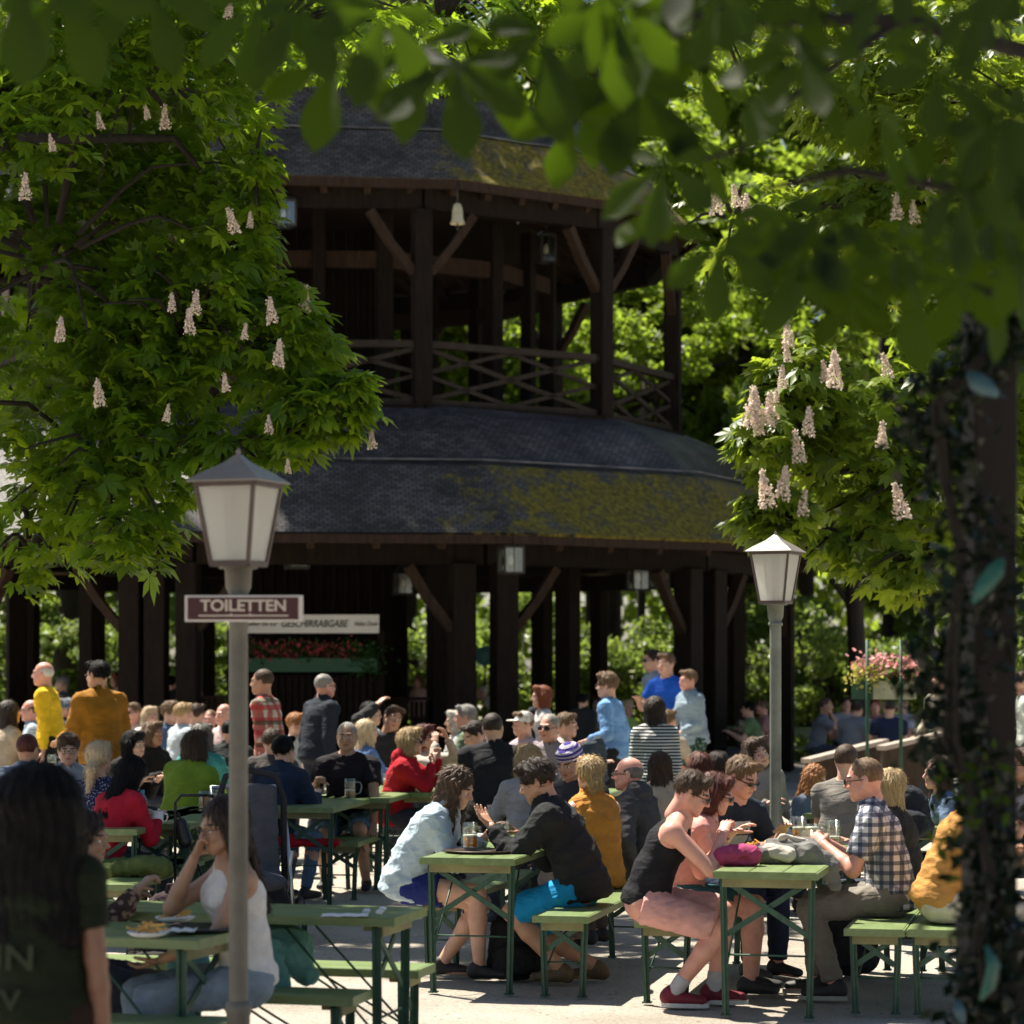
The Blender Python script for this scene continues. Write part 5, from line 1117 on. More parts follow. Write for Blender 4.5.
# --- centre crowd
person('person with grey sweater and blonde bob half hidden behind the curly haired man', 528, 745, 142, -160, fem=1, hair='bob', hc='blond', top=('sweater', 'plain', (.34, .33, .31)), lean=14, slean=-6, group=G1)
person('bearded man wearing a purple and white knitted cap', 570, 744, 146, -20, hair=None, hc='dark', hat=('beanie', 'stripes', (.055, .035, .22), (.45, .42, .5)), top=('hoodie', 'plain', (.04, .04, .045)), pitch=22, lean=12, skin='tan', group=G1, yaw=-15)
person('man with short black hair and plain black jacket seen from behind', 493, 713, 118, 170, hair='crop', hc='dark', top=('jacket', 'plain', blk), lean=5, group=G1, wide=1.1)
person('dark haired young man in maroon top looking down', 474, 722, 110, -60, hair='short', hc='dark', top=('sweater', 'plain', (.12, .02, .035)), pitch=25, lean=10, group=G1)
person('grey haired man in green shirt facing left near the middle', 465, 705, 96, -95, hair='short', hc='grey', top=('sweater', 'plain', (.12, .16, .10)), group=G1, skin='pink')
person('white haired woman beside the grey haired man in green', 455, 711, 90, -80, fem=1, hair='bob', hc='white', top=('blouse', 'plain', (.5, .5, .5)), group=G1)
person('blonde woman with sunglasses in her hair and bright red hooded jacket', 411, 728, 117, 80, fem=1, hair='bob', hc='blond', top=('hoodie', 'plain', (.42, .012, .025)), bot=('trousers', 'plain', (.05, .05, .07)), lean=14, glasses='sun', rh=(-.05, .34, 1.02), lh=(.06, .36, 1.06), hand=('relax', 'fist'), group=G1)
person('dark red haired woman with sunglasses drinking behind the red jacket', 424, 725, 108, 60, fem=1, hair='bob', hc='darkred', top=('sweater', 'plain', (.45, .40, .35)), glasses='sun', rh=(-.08, .26, 1.16), lh=(.10, .28, 1.20), group=G1)
person('man with dark leather jacket scratching his head', 393, 706, 100, 20, hair='short', hc='brown', top=('jacket', 'plain', (.03, .03, .033)), lean=16, rh=(-.15, .16, 1.32), eh=((-.9, .5, .2), None), roll=20, group=G1, skin='tan')
person('man with black hair at the back left of the leather jacket', 371, 702, 92, 70, hair='short', hc='black', top=('shirt', 'plain', (.40, .42, .45)), lean=10, group=G1)
person('woman with long blonde hair and blue shirt behind the black polo', 367, 720, 104, 120, fem=1, hair='long', hc='fairblond', top=('shirt', 'plain', (.12, .20, .42)), group=G1)
E7 = person('grey haired man in black polo shirt facing the camera behind a beer mug', 347, 727, 121, -3, hair='crop', hc='grey', top=('tshirt', 'plain', (.016, .012, .016)), bot=('shorts', 'plain', (.11, .16, .22)), lean=4, skin='olive', rh=(-.20, .34, .86), lh=(.24, .34, .55), hand=('grip', 'relax'), feet=[(-.16, .18, .085), (.18, .30, .085)], shoe=(.02, .02, .022), group=G1, cell=.012, wide=1.12, scale=1.04)
person('man with ginger hair and white shirt talking to the right', 297, 713, 96, 75, hair='short', hc='ginger', top=('shirt', 'plain', (.62, .62, .56)), group=G1, glasses='glasses', rh=(-.1, .38, .86))
person('woman with dark blond bob and black top seen from behind', 317, 715, 94, 160, fem=1, hair='bob', hc='light', top=('sweater', 'plain', blk), group=G1)
person('person with dark brown hair behind the navy jacket', 272, 729, 112, 170, hair='short', hc='brown', top=('sweater', 'plain', (.07, .06, .06)), group=G1)
person('black haired man in navy jacket with grey collar leaning right', 284, 736, 128, 150, hair='short', hc='black', top=('jacket', 'plain', (.018, .028, .055)), bot=jeans(), lean=14, group=G1, feet=[(-.1, .3, .085), (.12, .34, .085)])
person('man with grey hair and sunglasses turned towards the camera in the middle', 549, 714, 112, -30, hair='crop', hc='grey', top=('shirt', 'plain', (.3, .26, .28)), glasses='sun', skin='pink', group=G1)
person('child with light brown hair beside the sunglasses man', 567, 713, 100, 70, hair='short', hc='light', top=('tshirt', 'plain', (.5, .4, .36)), group=G1)
person('child with white cap in front of the red haired woman', 523, 711, 100, -60, hair='short', hc='light', hat=('cap', 'plain', (.75, .74, .70)), top=('tshirt', 'plain', (.5, .38, .42)), group=G1)
# --- standing in the middle
person('red haired woman carrying a black backpack', 541, 686, 96, -80, 'stand', fem=1, hair='bob', hc='red', top=('tshirt', 'plain', (.55, .52, .50)), group=G2)
person('tall man in light blue shirt carrying a dark jacket over his arm', 607, 673, 98, -110, 'stand', hair='curly', hc='light', top=('shirt', 'plain', (.17, .34, .62)), bot=('trousers', 'plain', blk), lh=(.20, .22, 1.05), rh=(-.2, .2, 1.0), group=G2, skin='fair', glasses='glasses')
person('woman with very long dark hair and striped back', 655, 697, 118, 175, 'stand', fem=1, hair='verylong', hc='dark', top=('sweater', 'stripes', (.03, .03, .035), (.6, .6, .58)), bot=('skirt', 'plain', blk), group=G2)
person('small child with brown hair beside the striped back', 668, 710, 92, 140, hair='short', hc='light', top=('tshirt', 'plain', (.45, .38, .3)), group=G1)
person('man with dark sunglasses behind the boy in blue', 652, 650, 76, -70, 'stand', hair='short', hc='dark', top=('shirt', 'plain', (.22, .28, .34)), glasses='sun', group=G2)
I2 = person('boy in bright blue sports shirt gesturing', 666, 653, 80, -40, 'stand', hair='short', hc='light', top=('tshirt', 'plain', (.012, .09, .50)), rh=(-.18, .34, 1.20), lh=(.12, .30, 1.05), hand=('flat', 'relax'), group=G2)
person('woman in pale denim jacket and dark patterned skirt', 688, 670, 84, -60, 'stand', fem=1, hair='short', hc='light', top=('jacket', 'plain', (.24, .32, .38)), bot=('skirt', 'floral', (.02, .04, .035), (.12, .2, .15)), rh=(-.16, .34, 1.08), lh=(.1, .26, 1.0), group=G2, skin='pink')
person('man in plaid red and white shirt with a shoulder strap', 262, 669, 104, -105, 'stand', hair='crop', hc='brown', top=('shirt', 'plaid', (.50, .46, .38), (.40, .04, .04)), group=G2, skin='tan')
person('grey haired man in dark blue jacket walking away to the right', 325, 674, 100, 125, 'stand', hair='crop', hc='grey', top=('jacket', 'plain', (.022, .028, .040)), group=G2, skin='pink', lean=10, glasses='sun')
person('bald man in bright yellow shirt', 43, 662, 92, -95, 'stand', hair='fringe', hc='white', top=('shirt', 'plain', (.80, .48, .02)), bot=('trousers', 'plain', blk), group=G2, skin='pink')
person('man in mustard brown jacket with black hair and spectacles', 98, 661, 110, -130, 'stand', hair='short', hc='black', top=('jacket', 'plain', (.30, .13, .012)), bot=('trousers', 'plain', (.10, .06, .03)), group=G2, skin='tan', glasses='glasses', lh=(.16, .34, 1.05), wide=1.1, lean=4)
person('far off passer by with dark red hair beyond the mustard jacket', 117, 673, 62, -60, 'stand', fem=1, hair='bob', hc='red', top=('tshirt', 'plain', (.3, .3, .34)), group=G2)
person('passer by half hidden behind the yellow shirt', 62, 676, 66, -100, 'stand', hair='short', hc='grey', top=('shirt', 'plain', (.2, .2, .22)), group=G2)
# --- left crowd
person('woman with long dark hair and beige top at the left edge', 10, 701, 92, 130, fem=1, hair='long', hc='dark', top=('sweater', 'plain', (.42, .34, .25)), group=G1)
person('balding man with spectacles and pale checked shirt', 30, 700, 84, -80, hair='fringe', hc='brown', top=('shirt', 'check', (.6, .64, .68), (.35, .42, .5)), glasses='glasses', skin='pink', group=G1)
person('man with blue grey cap and dark jacket', 67, 698, 82, -95, hair='short', hc='grey', hat=('cap', 'plain', (.10, .14, .20)), top=('jacket', 'plain', (.03, .035, .045)), skin='pink', group=G1)
person('brown haired guest with bare head behind the mustard jacket', 133, 703, 78, -40, hair='short', hc='light', top=('tshirt', 'plain', (.5, .36, .3)), glasses='sun', group=G1, skin='pink')
person('fair haired guest with sunlit pale head', 150, 707, 80, 30, fem=1, hair='bob', hc='fairblond', top=('blouse', 'plain', wht), group=G1)
person('guest with curly light brown hair and dark blue top', 171, 702, 84, 60, hair='curly', hc='light', top=('sweater', 'plain', (.08, .12, .2)), group=G1)
person('guest with short blond hair and light blue shirt', 184, 703, 86, 120, hair='short', hc='blond', top=('shirt', 'plain', (.5, .56, .6)), group=G1)
person('brown haired guest in grey top near the fence', 197, 704, 84, 150, hair='short', hc='brown', top=('sweater', 'plain', (.25, .25, .26)), group=G1)
person('guest with reddish face left of the bald man', 210, 710, 82, -10, hair='crop', hc='light', top=('tshirt', 'plain', (.5, .3, .28)), skin='pink', group=G1)
person('bald old man with pale pink shirt behind the lamp post', 224, 704, 88, -40, hair='fringe', hc='white', top=('shirt', 'plain', (.65, .5, .48)), skin='pink', group=G1)
person('black haired man in black jacket beside the lamp post', 230, 720, 102, 170, hair='crop', hc='black', top=('jacket', 'plain', (.02, .024, .024)), group=G1)
person('woman with short brown hair and low cut black top', 153, 722, 104, 50, fem=1, hair='bob', hc='light', top=('sweater', 'plain', (.016, .016, .016)), group=G1, skin='olive', yaw=10)
person('person with black headscarf and black jacket bending forward', 134, 731, 112, 60, fem=1, hair='bob', hc='black', hat=('beanie', 'plain', (.012, .011, .012)), top=('jacket', 'plain', (.014, .012, .013)), lean=24, group=G1)
person('grey haired person in turquoise jacket behind the green coat', 202, 724, 116, 160, fem=1, hair='bob', hc='darkgrey', top=('jacket', 'plain', (.06, .30, .27)), group=G1, lean=4)
person('woman with grey brown bob and leaf green coat seen from behind', 196, 731, 126, 150, fem=1, hair='bob', hc='brown', top=('jacket', 'plain', (.20, .30, .03)), group=G1, lean=14, slean=-6, wide=1.15)
person('man with reddish brown hair and grey blue jacket seen from behind', 28, 734, 132, 165, hair='crop', hc='darkred', top=('jacket', 'plain', (.10, .13, .19)), group=G1, wide=1.1, skin='tan')
person('man with spectacles and grey shirt looking towards the camera', 68, 735, 126, 12, hair='quiff', hc='brown', top=('shirt', 'plain', (.34, .35, .38)), glasses='glasses', group=G1, pitch=8, lean=12)
person('woman with blonde ponytail and dotted navy blouse seen from behind', 99, 742, 146, 165, fem=1, hair='pony', hc='fairblond', top=('blouse', 'dots', (.022, .030, .085), (.30, .32, .38)), bot=jeans(), group=G1, lean=6)
person('woman in red sweater bent over so that her black hair hangs down', 132, 757, 148, 140, fem=1, hair='verylong', hc='black', top=('sweater', 'plain', (.40, .012, .03)), lean=26, pitch=30, group=G1)
# --- lower left
D1 = person('woman in white tank top with spectacles eating with her hand at her mouth', 224, 789, 243, -66, fem=1, hair='verylong', hc='dark', top=('tank', 'plain', (.72, .68, .64)), bot=jeans((.26, .31, .36)), lean=7, pitch=12, glasses='glasses', skin='olive',
       rh=(-.02, .21, 1.07), lh=(.02, .36, .66), eh=((-.1, .9, -1), (.5, .0, -1)), hand=('pinch', 'relax'), handn=(None, (0, 0, -1)), group=G1, cell=.0105, scale=.99, feet=[(-.10, .40, .085), (.08, .38, .085)], yaw=4)
D2 = person('dark haired girl in flowered brown blouse reaching over the table', 86, 812, 232, 80, fem=1, hair='wavy', hc='dark', top=('blouse', 'floral', (.07, .04, .035), (.32, .22, .16)), lean=26, pitch=6, skin='olive', rh=(-.02, .50, .92), lh=(.12, .42, .84), hand=('pinch', 'relax'), group=G1, cell=.0115)
D3 = person('dark out of focus woman with very long black hair cut by the left edge', 42, 768, 345, 172, 'stand', fem=1, hair='mane', hc='black', top=('tshirt', 'plain', (.014, .019, .008)), bot=('trousers', 'plain', (.03, .016, .010)), group=G2, skin='brown', lean=4)
# --- far right tables and fragments inside the pagoda
person('far guest with black hair and green shirt at the far table', 748, 702, 66, -100, hair='short', hc='black', top=('tshirt', 'plain', (.14, .22, .10)), group=G1, lean=14)
person('far guest with reddish face and pink top beside the green shirt', 762, 700, 64, -80, hair='short', hc='light', top=('tshirt', 'plain', (.5, .25, .22)), group=G1, skin='pink')
person('far man in grey T-shirt with his hand at his mouth', 826, 698, 66, 80, hair='crop', hc='brown', top=('tshirt', 'plain', (.13, .14, .17)), lean=14, rh=(-.05, .22, 1.08), group=G1, skin='tan')
person('far guest with short dark hair between two grey shirts', 846, 697, 62, 10, hair='short', hc='dark', top=('tshirt', 'plain', (.3, .3, .32)), group=G1)
person('far man in wide grey shirt seen from behind', 857, 701, 68, 150, hair='short', hc='dark', top=('shirt', 'plain', (.17, .18, .20)), lean=16, wide=1.2, group=G1)
person('far guest with reddish hair left of the navy shirt', 875, 699, 63, -20, hair='short', hc='red', top=('tshirt', 'plain', (.3, .14, .14)), group=G1, skin='pink')
person('far man in navy shirt seen from behind under the flower box', 889, 700, 69, 185, hair='crop', hc='dark', top=('tshirt', 'plain', (.018, .026, .06)), wide=1.1, group=G1)
person('far guest with light shirt right of the navy shirt', 902, 698, 64, -50, hair='crop', hc='light', top=('tshirt', 'plain', (.4, .42, .5)), group=G1, skin='pink')
person('person in cream shirt leaning on the sloping rail', 938, 672, 84, -60, 'stand', hair='short', hc='light', top=('shirt', 'plain', (.50, .45, .36)), group=G2, lean=14, rh=(-.3, .25, .95))
person('person in pale top standing beyond the right side of the post', 1021, 672, 88, -90, 'stand', hair='short', hc='brown', top=('tshirt', 'plain', (.5, .55, .5)), group=G2)
person('child in blue grey top behind the timber counter', 400, 673, 52, 70, 'stand', hair='short', hc='brown', top=('tshirt', 'plain', (.08, .12, .18)), group=G2)
person('person in pale pink top behind the timber counter', 419, 676, 52, -30, 'stand', fem=1, hair='bob', hc='light', top=('tshirt', 'plain', (.6, .42, .40)), group=G2, rh=(-.1, .3, 1.0))
person('person bending in a white shirt between the pagoda columns', 482, 686, 56, -70, 'stand', hair='crop', hc='white', top=('shirt', 'plain', (.75, .75, .76)), lean=55, group=G2, scale=1.0)
person('dark dressed visitor in the shade left of the blue shirt', 583, 694, 72, 150, 'stand', hair='short', hc='black', top=('jacket', 'plain', (.02, .02, .02)), group=G2)
person('far guest with pale shirt between curly head and front column', 598, 697, 62, -40, hair='short', hc='light', top=('tshirt', 'plain', (.6, .58, .5)), group=G1)
person('far guest with lime green top behind the blue shirt', 627, 683, 66, 40, fem=1, hair='bob', hc='fairblond', top=('tshirt', 'plain', (.4, .55, .15)), group=G1, scale=1.0)
person('dark visitor in the shade left of the kiosk', 172, 676, 66, 150, 'stand', hair='short', hc='black', top=('jacket', 'plain', (.015, .015, .015)), group=G2)
# ------------------------------------------------------------ small things
glassm = glassmat('mug_glass', (.93, .95, .93), .16, .10); foam = mat('beer_foam', (.80, .76, .66), .7, .05); 
bm_, bn, bl, bb = nodemat('beer'); setc(bb.inputs['Base Color'], (.62, .30, .02)); bb.inputs['Roughness'].default_value = .1
bt_ = bn.new('ShaderNodeBsdfTranslucent'); setc(bt_.inputs[0], (.85, .45, .04)); bx_ = bn.new('ShaderNodeMixShader'); bx_.inputs[0].default_value = .6; bl.new(bb.outputs[0], bx_.inputs[1]); bl.new(bt_.outputs[0], bx_.inputs[2]); bl.new(bx_.outputs[0], bn['Material Output'].inputs['Surface'])
def mug(loc, label, level=.6, rz=0, h=.155, rr_=.047, handle=True):
    o = empty('beer_mug', loc, rz, label, 'mug', 'glass beer mugs'); prof = [(0, .002), (rr_, .002), (rr_*1.02, .012)]
    for i in range(1, 6):
        z = .012+(h-.03)*i/6; prof += [(rr_*.96, z-.006), (rr_*1.03, z+.006)]
    prof += [(rr_*.97, h), (rr_*.90, h), (rr_*.88, .014), (0, .014)]
    MB().lathe(prof, 14).build('glass_body', glassm, o)
    if level: 
        MB().lathe([(0, .016), (rr_*.87, .016), (rr_*.87, h*level), (0, h*level)], 14).build('beer', bm_, o)
        MB().lathe([(0, h*level), (rr_*.87, h*level), (rr_*.86, h*level+.014), (0, h*level+.016)], 14).build('foam', foam, o)
    if handle: MB().tube([(rr_, 0, h*.82), (rr_+.038, 0, h*.80), (rr_+.048, 0, h*.55), (rr_+.036, 0, h*.25), (rr_, 0, h*.2)], .008, 8).build('handle', glassm, o)
    return o
def T(px, s, z=.77): p = W(px, s); return Vector((p.x, p.y, z+.001))
mug(T(350, 123), 'beer mug in the hand of the man in black polo', .35, 0)
mug(T(329, 118), 'glass beside the polo man and nearly empty', .12, 0)
mug(T(470, 173, .785), 'half full beer mug before the denim jacket woman', .45, 2)
mug(T(504, 172, .785), 'empty glass mug in the middle of the tray', 0, 1)
mug(T(534, 171), 'glass mug held by the curly haired man', .1, 3)
pm_ = K7['M']@Vector((0, -.455, 0)); mug((pm_.x, pm_.y, .772), 'beer mug held by the man in the checked shirt', .62, 2, handle=False)
mug(T(812, 172), 'left of the two tall glasses behind the bundled jacket', .8, 0)
mug(T(833, 168), 'right of the two tall glasses behind the bundled jacket', .3, 1)
mug(T(799, 164), 'short glass near the tray of fries', .5, 1)
mug(T(913, 150), 'glass on the table of the curly haired woman', .2, 1)
mug(T(420, 112), 'glass lifted table high by the red jacket', .2, 1)
mug(T(318, 96), 'tall glass before the man with ginger hair', .2, 1)
o = empty('serving_tray', T(480, 174), R(-AX), 'dark oval tray lying before the denim jacket woman', 'tray')
m = MB().lathe([(0, .002), (.19, .002), (.215, .014), (.21, .018), (.19, .008), (0, .008)], 28); m.build('tray_body', mat('tray_plastic', (.04, .022, .016), .4, .2), o); o.scale = (1, .8, 1)
o = empty('serving_tray', T(205, 246), R(0), 'black tray with white napkin before the woman in white top', 'tray')
MB().lathe([(0, .002), (.13, .002), (.155, .012), (.15, .018), (.13, .008), (0, .008)], 28).build('tray_body', mat('tray_plastic', (.03, .03, .035), .4, .2), o)
paper = mat('napkin_paper', (.80, .78, .76), .8, .04)
def napkin(loc, w, d, label, seed=1, name='napkin', m=None, amp=.012):
    r = np.random.default_rng(seed); n = 9; V = [((i/(n-1)-.5)*w, (j/(n-1)-.5)*d, .004+amp*abs(sin(i*1.1+seed)*cos(j*.9+seed*2))) for j in range(n) for i in range(n)]
    F = [(j*n+i, j*n+i+1, (j+1)*n+i+1, (j+1)*n+i) for j in range(n-1) for i in range(n-1)]
    o = npmesh(name, V, F, m or paper, None, True); o.location = loc; md = o.modifiers.new('t', 'SOLIDIFY'); md.thickness = .0015
    return tag(o, label, name.replace('_', ' '))
napkin(T(180, 250)+Vector((0, 0, .012)), .13, .12, 'crumpled white napkin beside the reaching girl hand', 2)
napkin(T(345, 233)+Vector((0, 0, .001)), .20, .13, 'white paper lying on the empty sunlit table', 3, amp=.004)
napkin(T(735, 181), .12, .12, 'crumpled white paper at the near end of the right table', 4)
fry = mat('fried_potato', (.75, .42, .10), .5, .2)
def fries(loc, n, label, seed):
    o = empty('portion_of_fries', loc, 0, label, 'fries'); MB().lathe([(0, .003), (.06, .003), (.085, .02), (.082, .022), (.058, .006), (0, .006)], 20).build('paper_plate', paper, o)
    r = random.Random(seed); m = MB()
    for i in range(n):
        a = r.uniform(0, 6.3); c = Vector((r.gauss(0, .03), r.gauss(0, .03), .02+r.uniform(0, .035))); d = Vector((cos(a), sin(a), r.uniform(-.3, .6)))*r.uniform(.025, .04); m.beam(c-d, c+d, .008, .008)
    m.build('fries', fry, o, .001)
fries(T(742, 178), 46, 'heap of golden fries before the tank top man', 2)
fries(T(757, 174), 30, 'second plate of fries near the man with white print', 5)
fries(T(148, 252), 16, 'few fries before the girl in flowered blouse', 7)
fries(T(175, 238), 14, 'plate of fries beside the napkin on the near left table', 9)
for px, s in ((366, 231), (382, 229), (379, 232)):
    tag(blob('paper_ball', [el((0, 0, .012), (.016, .014, .012), .004), el((.01, .004, .016), (.010, .010, .009), .004)], .004, paper, None, .002), {366: 'left crumpled paper ball on the sunlit table', 382: 'right crumpled paper ball on the sunlit table', 379: 'lower crumpled paper ball on the sunlit table'}[px], 'paper ball').location = T(px, s)
# bottle and white mugs on the left table
o = empty('water_bottle', T(142.5, 147), 0, 'blue plastic water bottle on the left table', 'bottle')
MB().lathe([(0, .001), (.032, .001), (.034, .01), (.031, .03), (.034, .05), (.034, .085), (.031, .10), (.034, .12), (.034, .15), (.026, .18), (.012, .205), (.012, .215)], 16).build('bottle_body', glassmat('bottle_plastic', (.55, .78, .88), .3, .15), o)
MB().lathe([(.0345, .06), (.0345, .115)], 16).build('bottle_label', mat('bottle_label_blue', (.25, .45, .6), .5, .3, 30), o); MB().lathe([(.014, .208), (.014, .228), (0, .228)], 12).build('cap', mat('bottle_cap', (.1, .4, .6), .4, .1), o)
china = mat('white_china', (.78, .76, .72), .3, .04)
def cup(loc, rz, label):
    o = empty('china_mug', loc, rz, label, 'mug', 'white china mugs'); MB().lathe([(0, .002), (.040, .002), (.044, .01), (.044, .092), (.040, .092), (.039, .012), (0, .010)], 20).build('mug_body', china, o)
    MB().tube([(.043, 0, .076), (.068, 0, .072), (.072, 0, .048), (.062, 0, .026), (.043, 0, .020)], .006, 8).build('handle', china, o)
cup(T(157, 148), 0, 'white mug with its handle to the right beside the bottle'); cup(T(134, 149), 2.5, 'white mug half hidden left of the bottle')
for i_, (px_, s_, t_) in enumerate(((388, 117, 'beer mug left on the table before the red jacket'), (372, 119, 'second beer mug near the edge of the table before the red jacket'), (403, 112, 'beer mug between the red jacket and the black jacket'), (556, 126, 'beer mug below the striped knitted cap'), (575, 122, 'beer mug close to the ochre vest shoulder'), (205, 136, 'glass mug beside the leaf green coat'), (215, 132, 'glass mug near the near lamp post on the left table'), (52, 97, 'mug in front of the spectacled man at left'), (906, 146, 'second mug on the table of the curly haired woman'), (783, 60, 'small glass on the far table by the column'), (742, 59, 'pale cup on the far table by the column'), (866, 58, 'glass on the far table under the flower box'))):
    mug(T(px_, s_), t_, (.6, .4, .75)[i_ % 3], i_*.9)
# cloth things
tag(blob('knitted_cap', [cp((-.09, 0, .045), (.07, .0, .05), (.055, .045), (.06, .055), k=.03), el((0, .0, .075), (.10, .06, .04), .03), el((.03, -.075, .035), (.035, .04, .022), .01, 'sub')], .006, cloth('plain', (.36, .05, .14)), None, .004, 5, 1.6), 'raspberry knitted cap lying on the right table', 'cap').location = T(738, 186)
J = blob('bundled_jacket', [cp((-.10, 0, .05), (.14, .02, .06), (.07, .055), (.075, .06), k=.03), cp((-.05, .06, .09), (.13, .07, .08), .05, .055, k=.03), cp((.12, -.03, .06), (.25, -.04, -.03), (.06, .04), (.06, .035), k=.03), cp((.2, -.02, .03), (.27, -.05, -.12), (.05, .03), (.04, .02), k=.02)], .009, cloth('plain', (.17, .165, .155)), None, .013, 8, 1.3)
tag(J, 'bundled grey and cream jacket on the right table, sleeve hanging over the edge', 'jacket'); J.location = T(785, 184)
L_ = blob('lining', [cp((-.10, -.03, .075), (.02, -.055, .05), (.045, .03), (.05, .035), k=.02), cp((-.02, .03, .13), (.15, .05, .10), (.035, .02), (.03, .02), k=.02)], .009, cloth('plain', (.52, .46, .40)), J, .008, 9, 1.4)
tag(blob('red_cloth', [cp((-.2, 0, .03), (.2, .02, .03), (.09, .03), (.07, .03), k=.03), el((-.18, 0, .05), (.07, .07, .05), .03)], .010, cloth('plain', (.42, .012, .02)), None, .010, 3), 'red cloth lying on the bench before the grey haired man', 'cloth').location = W(310, 131, .462)
tag(blob('green_jacket', [cp((-.2, 0, .05), (.2, .02, .05), (.12, .06), (.12, .07), k=.03), el((.1, -.05, .08), (.12, .10, .06), .03)], .012, cloth('plain', (.10, .13, .04)), None, .016, 6), 'crumpled olive green jacket on the left bench', 'jacket').location = W(131, 152, .462)
tag(blob('brown_coat', [cp((-.3, 0, .03), (.28, .02, .03), (.10, .035), (.05, .02), k=.03), cp((-.3, 0, .04), (-.1, -.05, .02), .09, .05, k=.03)], .012, cloth('plain', (.09, .06, .045)), None, .014, 16), 'dark brown folded coat on the near left bench', 'coat').location = W(148, 232, .475)
def bag(px, s, label, col, w=.32, h=.42, d=.2, name='backpack', seed=1, z=0):
    b = blob(name, [cp((0, 0, h*.22), (0, .02, h*.78), (w/2, d/2), (w/2*.8, d/2*.75), u=(1, 0, 0), k=.04), cp((0, -d*.42, h*.2), (0, -d*.42, h*.42), (w*.38, .05), (w*.36, .05), u=(1, 0, 0), k=.02)], .012, cloth('plain', col), None, .010, seed, flat=.0)
    b.location = W(px, s, z); tag(b, label, name)
    MB().tube([(-w*.12, .0, h*.93), (-w*.1, 0, h*1.05), (w*.1, 0, h*1.05), (w*.12, 0, h*.93)], .012, 6).build('handle', cloth('plain', col), b)
    for sx in (-1, 1): MB().tube([(sx*w*.28, d*.35, h*.9), (sx*w*.34, d*.62, h*.6), (sx*w*.36, d*.45, h*.15)], .016, 6).build('strap', cloth('plain', col), b)
bag(515, 170, 'black backpack on the ground under the table of the couple', (.014, .015, .016), .34, .40)
bag(850, 168, 'dark bag on the ground behind the checked shirt man legs', (.018, .020, .026), .36, .45, seed=3)
bag(905, 160, 'black shiny jacket bundle on the table behind the long blonde hair', (.02, .022, .028), .36, .30, .25, 'black_bundle', 4, .77)
bag(175, 168, 'dark rucksack under the left table with red lining', (.03, .015, .02), .42, .42, seed=6, z=.1)
bag(155, 172, 'dark bag on the ground left of the rucksack', (.025, .022, .02), .36, .34, seed=7)
bag(538, 95, 'black backpack worn by the red haired woman', (.02, .022, .03), .30, .42, .18, 'worn_backpack', 9, 1.02)
tag(blob('carried_jacket', [cp((0, 0, .30), (.0, .02, .0), (.13, .06), (.15, .08), k=.03), cp((0, 0, .30), (.05, 0, .36), .08, .05, k=.03)], .012, cloth('plain', (.04, .055, .075)), None, .014, 12), 'dark blue jacket hanging over the arm of the man in light blue shirt', 'jacket').location = W(593, 101, .74)
tag(blob('tied_jacket', [cp((-.10, .02, .10), (.12, .06, .08), (.13, .10), (.12, .10), k=.03), cp((.02, -.10, .10), (.10, -.16, -.06), (.07, .03), (.05, .03), k=.03), cp((.12, .0, .06), (.2, .0, -.03), (.08, .07), (.05, .05), k=.03)], .010, cloth('plain', (.12, .27, .24)), None, .014, 13), 'sea green jacket tied round the hips of the woman in white top', 'jacket').location = W(262, 228, .52)
tag(blob('striped_towel', [cp((0, 0, .0), (.02, 0, .26), (.07, .03), (.09, .04), k=.03)], .010, cloth('plain', (.12, .28, .28)), None, .012, 14), 'teal cloth hanging between the knees of the woman in white top', 'cloth').location = W(184, 236, .34)
# print on the dark T-shirt
tm = K3['top'].data; tm.materials.append(mat('white_print', (.62, .62, .60), .8, .06, 40, 0))
fwd = K3['Tt']@np.array([0, -1., 0]); c0 = K3['che']
for p_ in tm.polygons:
    q = np.array(p_.center)-c0
    if abs(q@K3['rx']) < .075 and -.10 < q@K3['t2'] < .07 and q@fwd > .05: p_.material_index = 1
R3 = Matrix((tuple(K3['rx']), tuple(K3['t2']), tuple(np.cross(K3['rx'], K3['t2'])))).transposed().to_4x4()
def chest_text(K, txt, size, m, dz, off, sgn=1, width=None):
    t = text_mesh(txt, size, m, 'print_lettering', K['top'], (0, 0, 0), (0, 0, 0), .001, 0, 1, .002, width); c = K['che']+K['t2']*dz+(K['Tt']@np.array([0, -1., 0]))*off*sgn
    x = -K['rx'] if sgn < 0 else K['rx']; y = K['t2']; z = np.cross(x, y); M = Matrix((tuple(x), tuple(y), tuple(z))).transposed().to_4x4(); sx_ = t.scale[0]; t.matrix_local = Matrix.Translation(tuple(c))@M@Matrix.Diagonal((sx_, 1, 1, 1))
inkm = mat('print_ink', (.03, .03, .035), .8, .1, 20, 0)
chest_text(K3, 'ZILL', .06, inkm, -.05, .142); chest_text(K3, '- I ---', .03, inkm, .03, .142)
prm = mat('shirt_letter_print', (.034, .044, .019), .8, .1, 20, 0)
D3['che'] = D3['che']+D3['rx']*.07; chest_text(D3, 'RIN', .11, prm, -.17, .138, -1, .20); chest_text(D3, 'VV', .09, prm, -.30, .146, -1, .14)
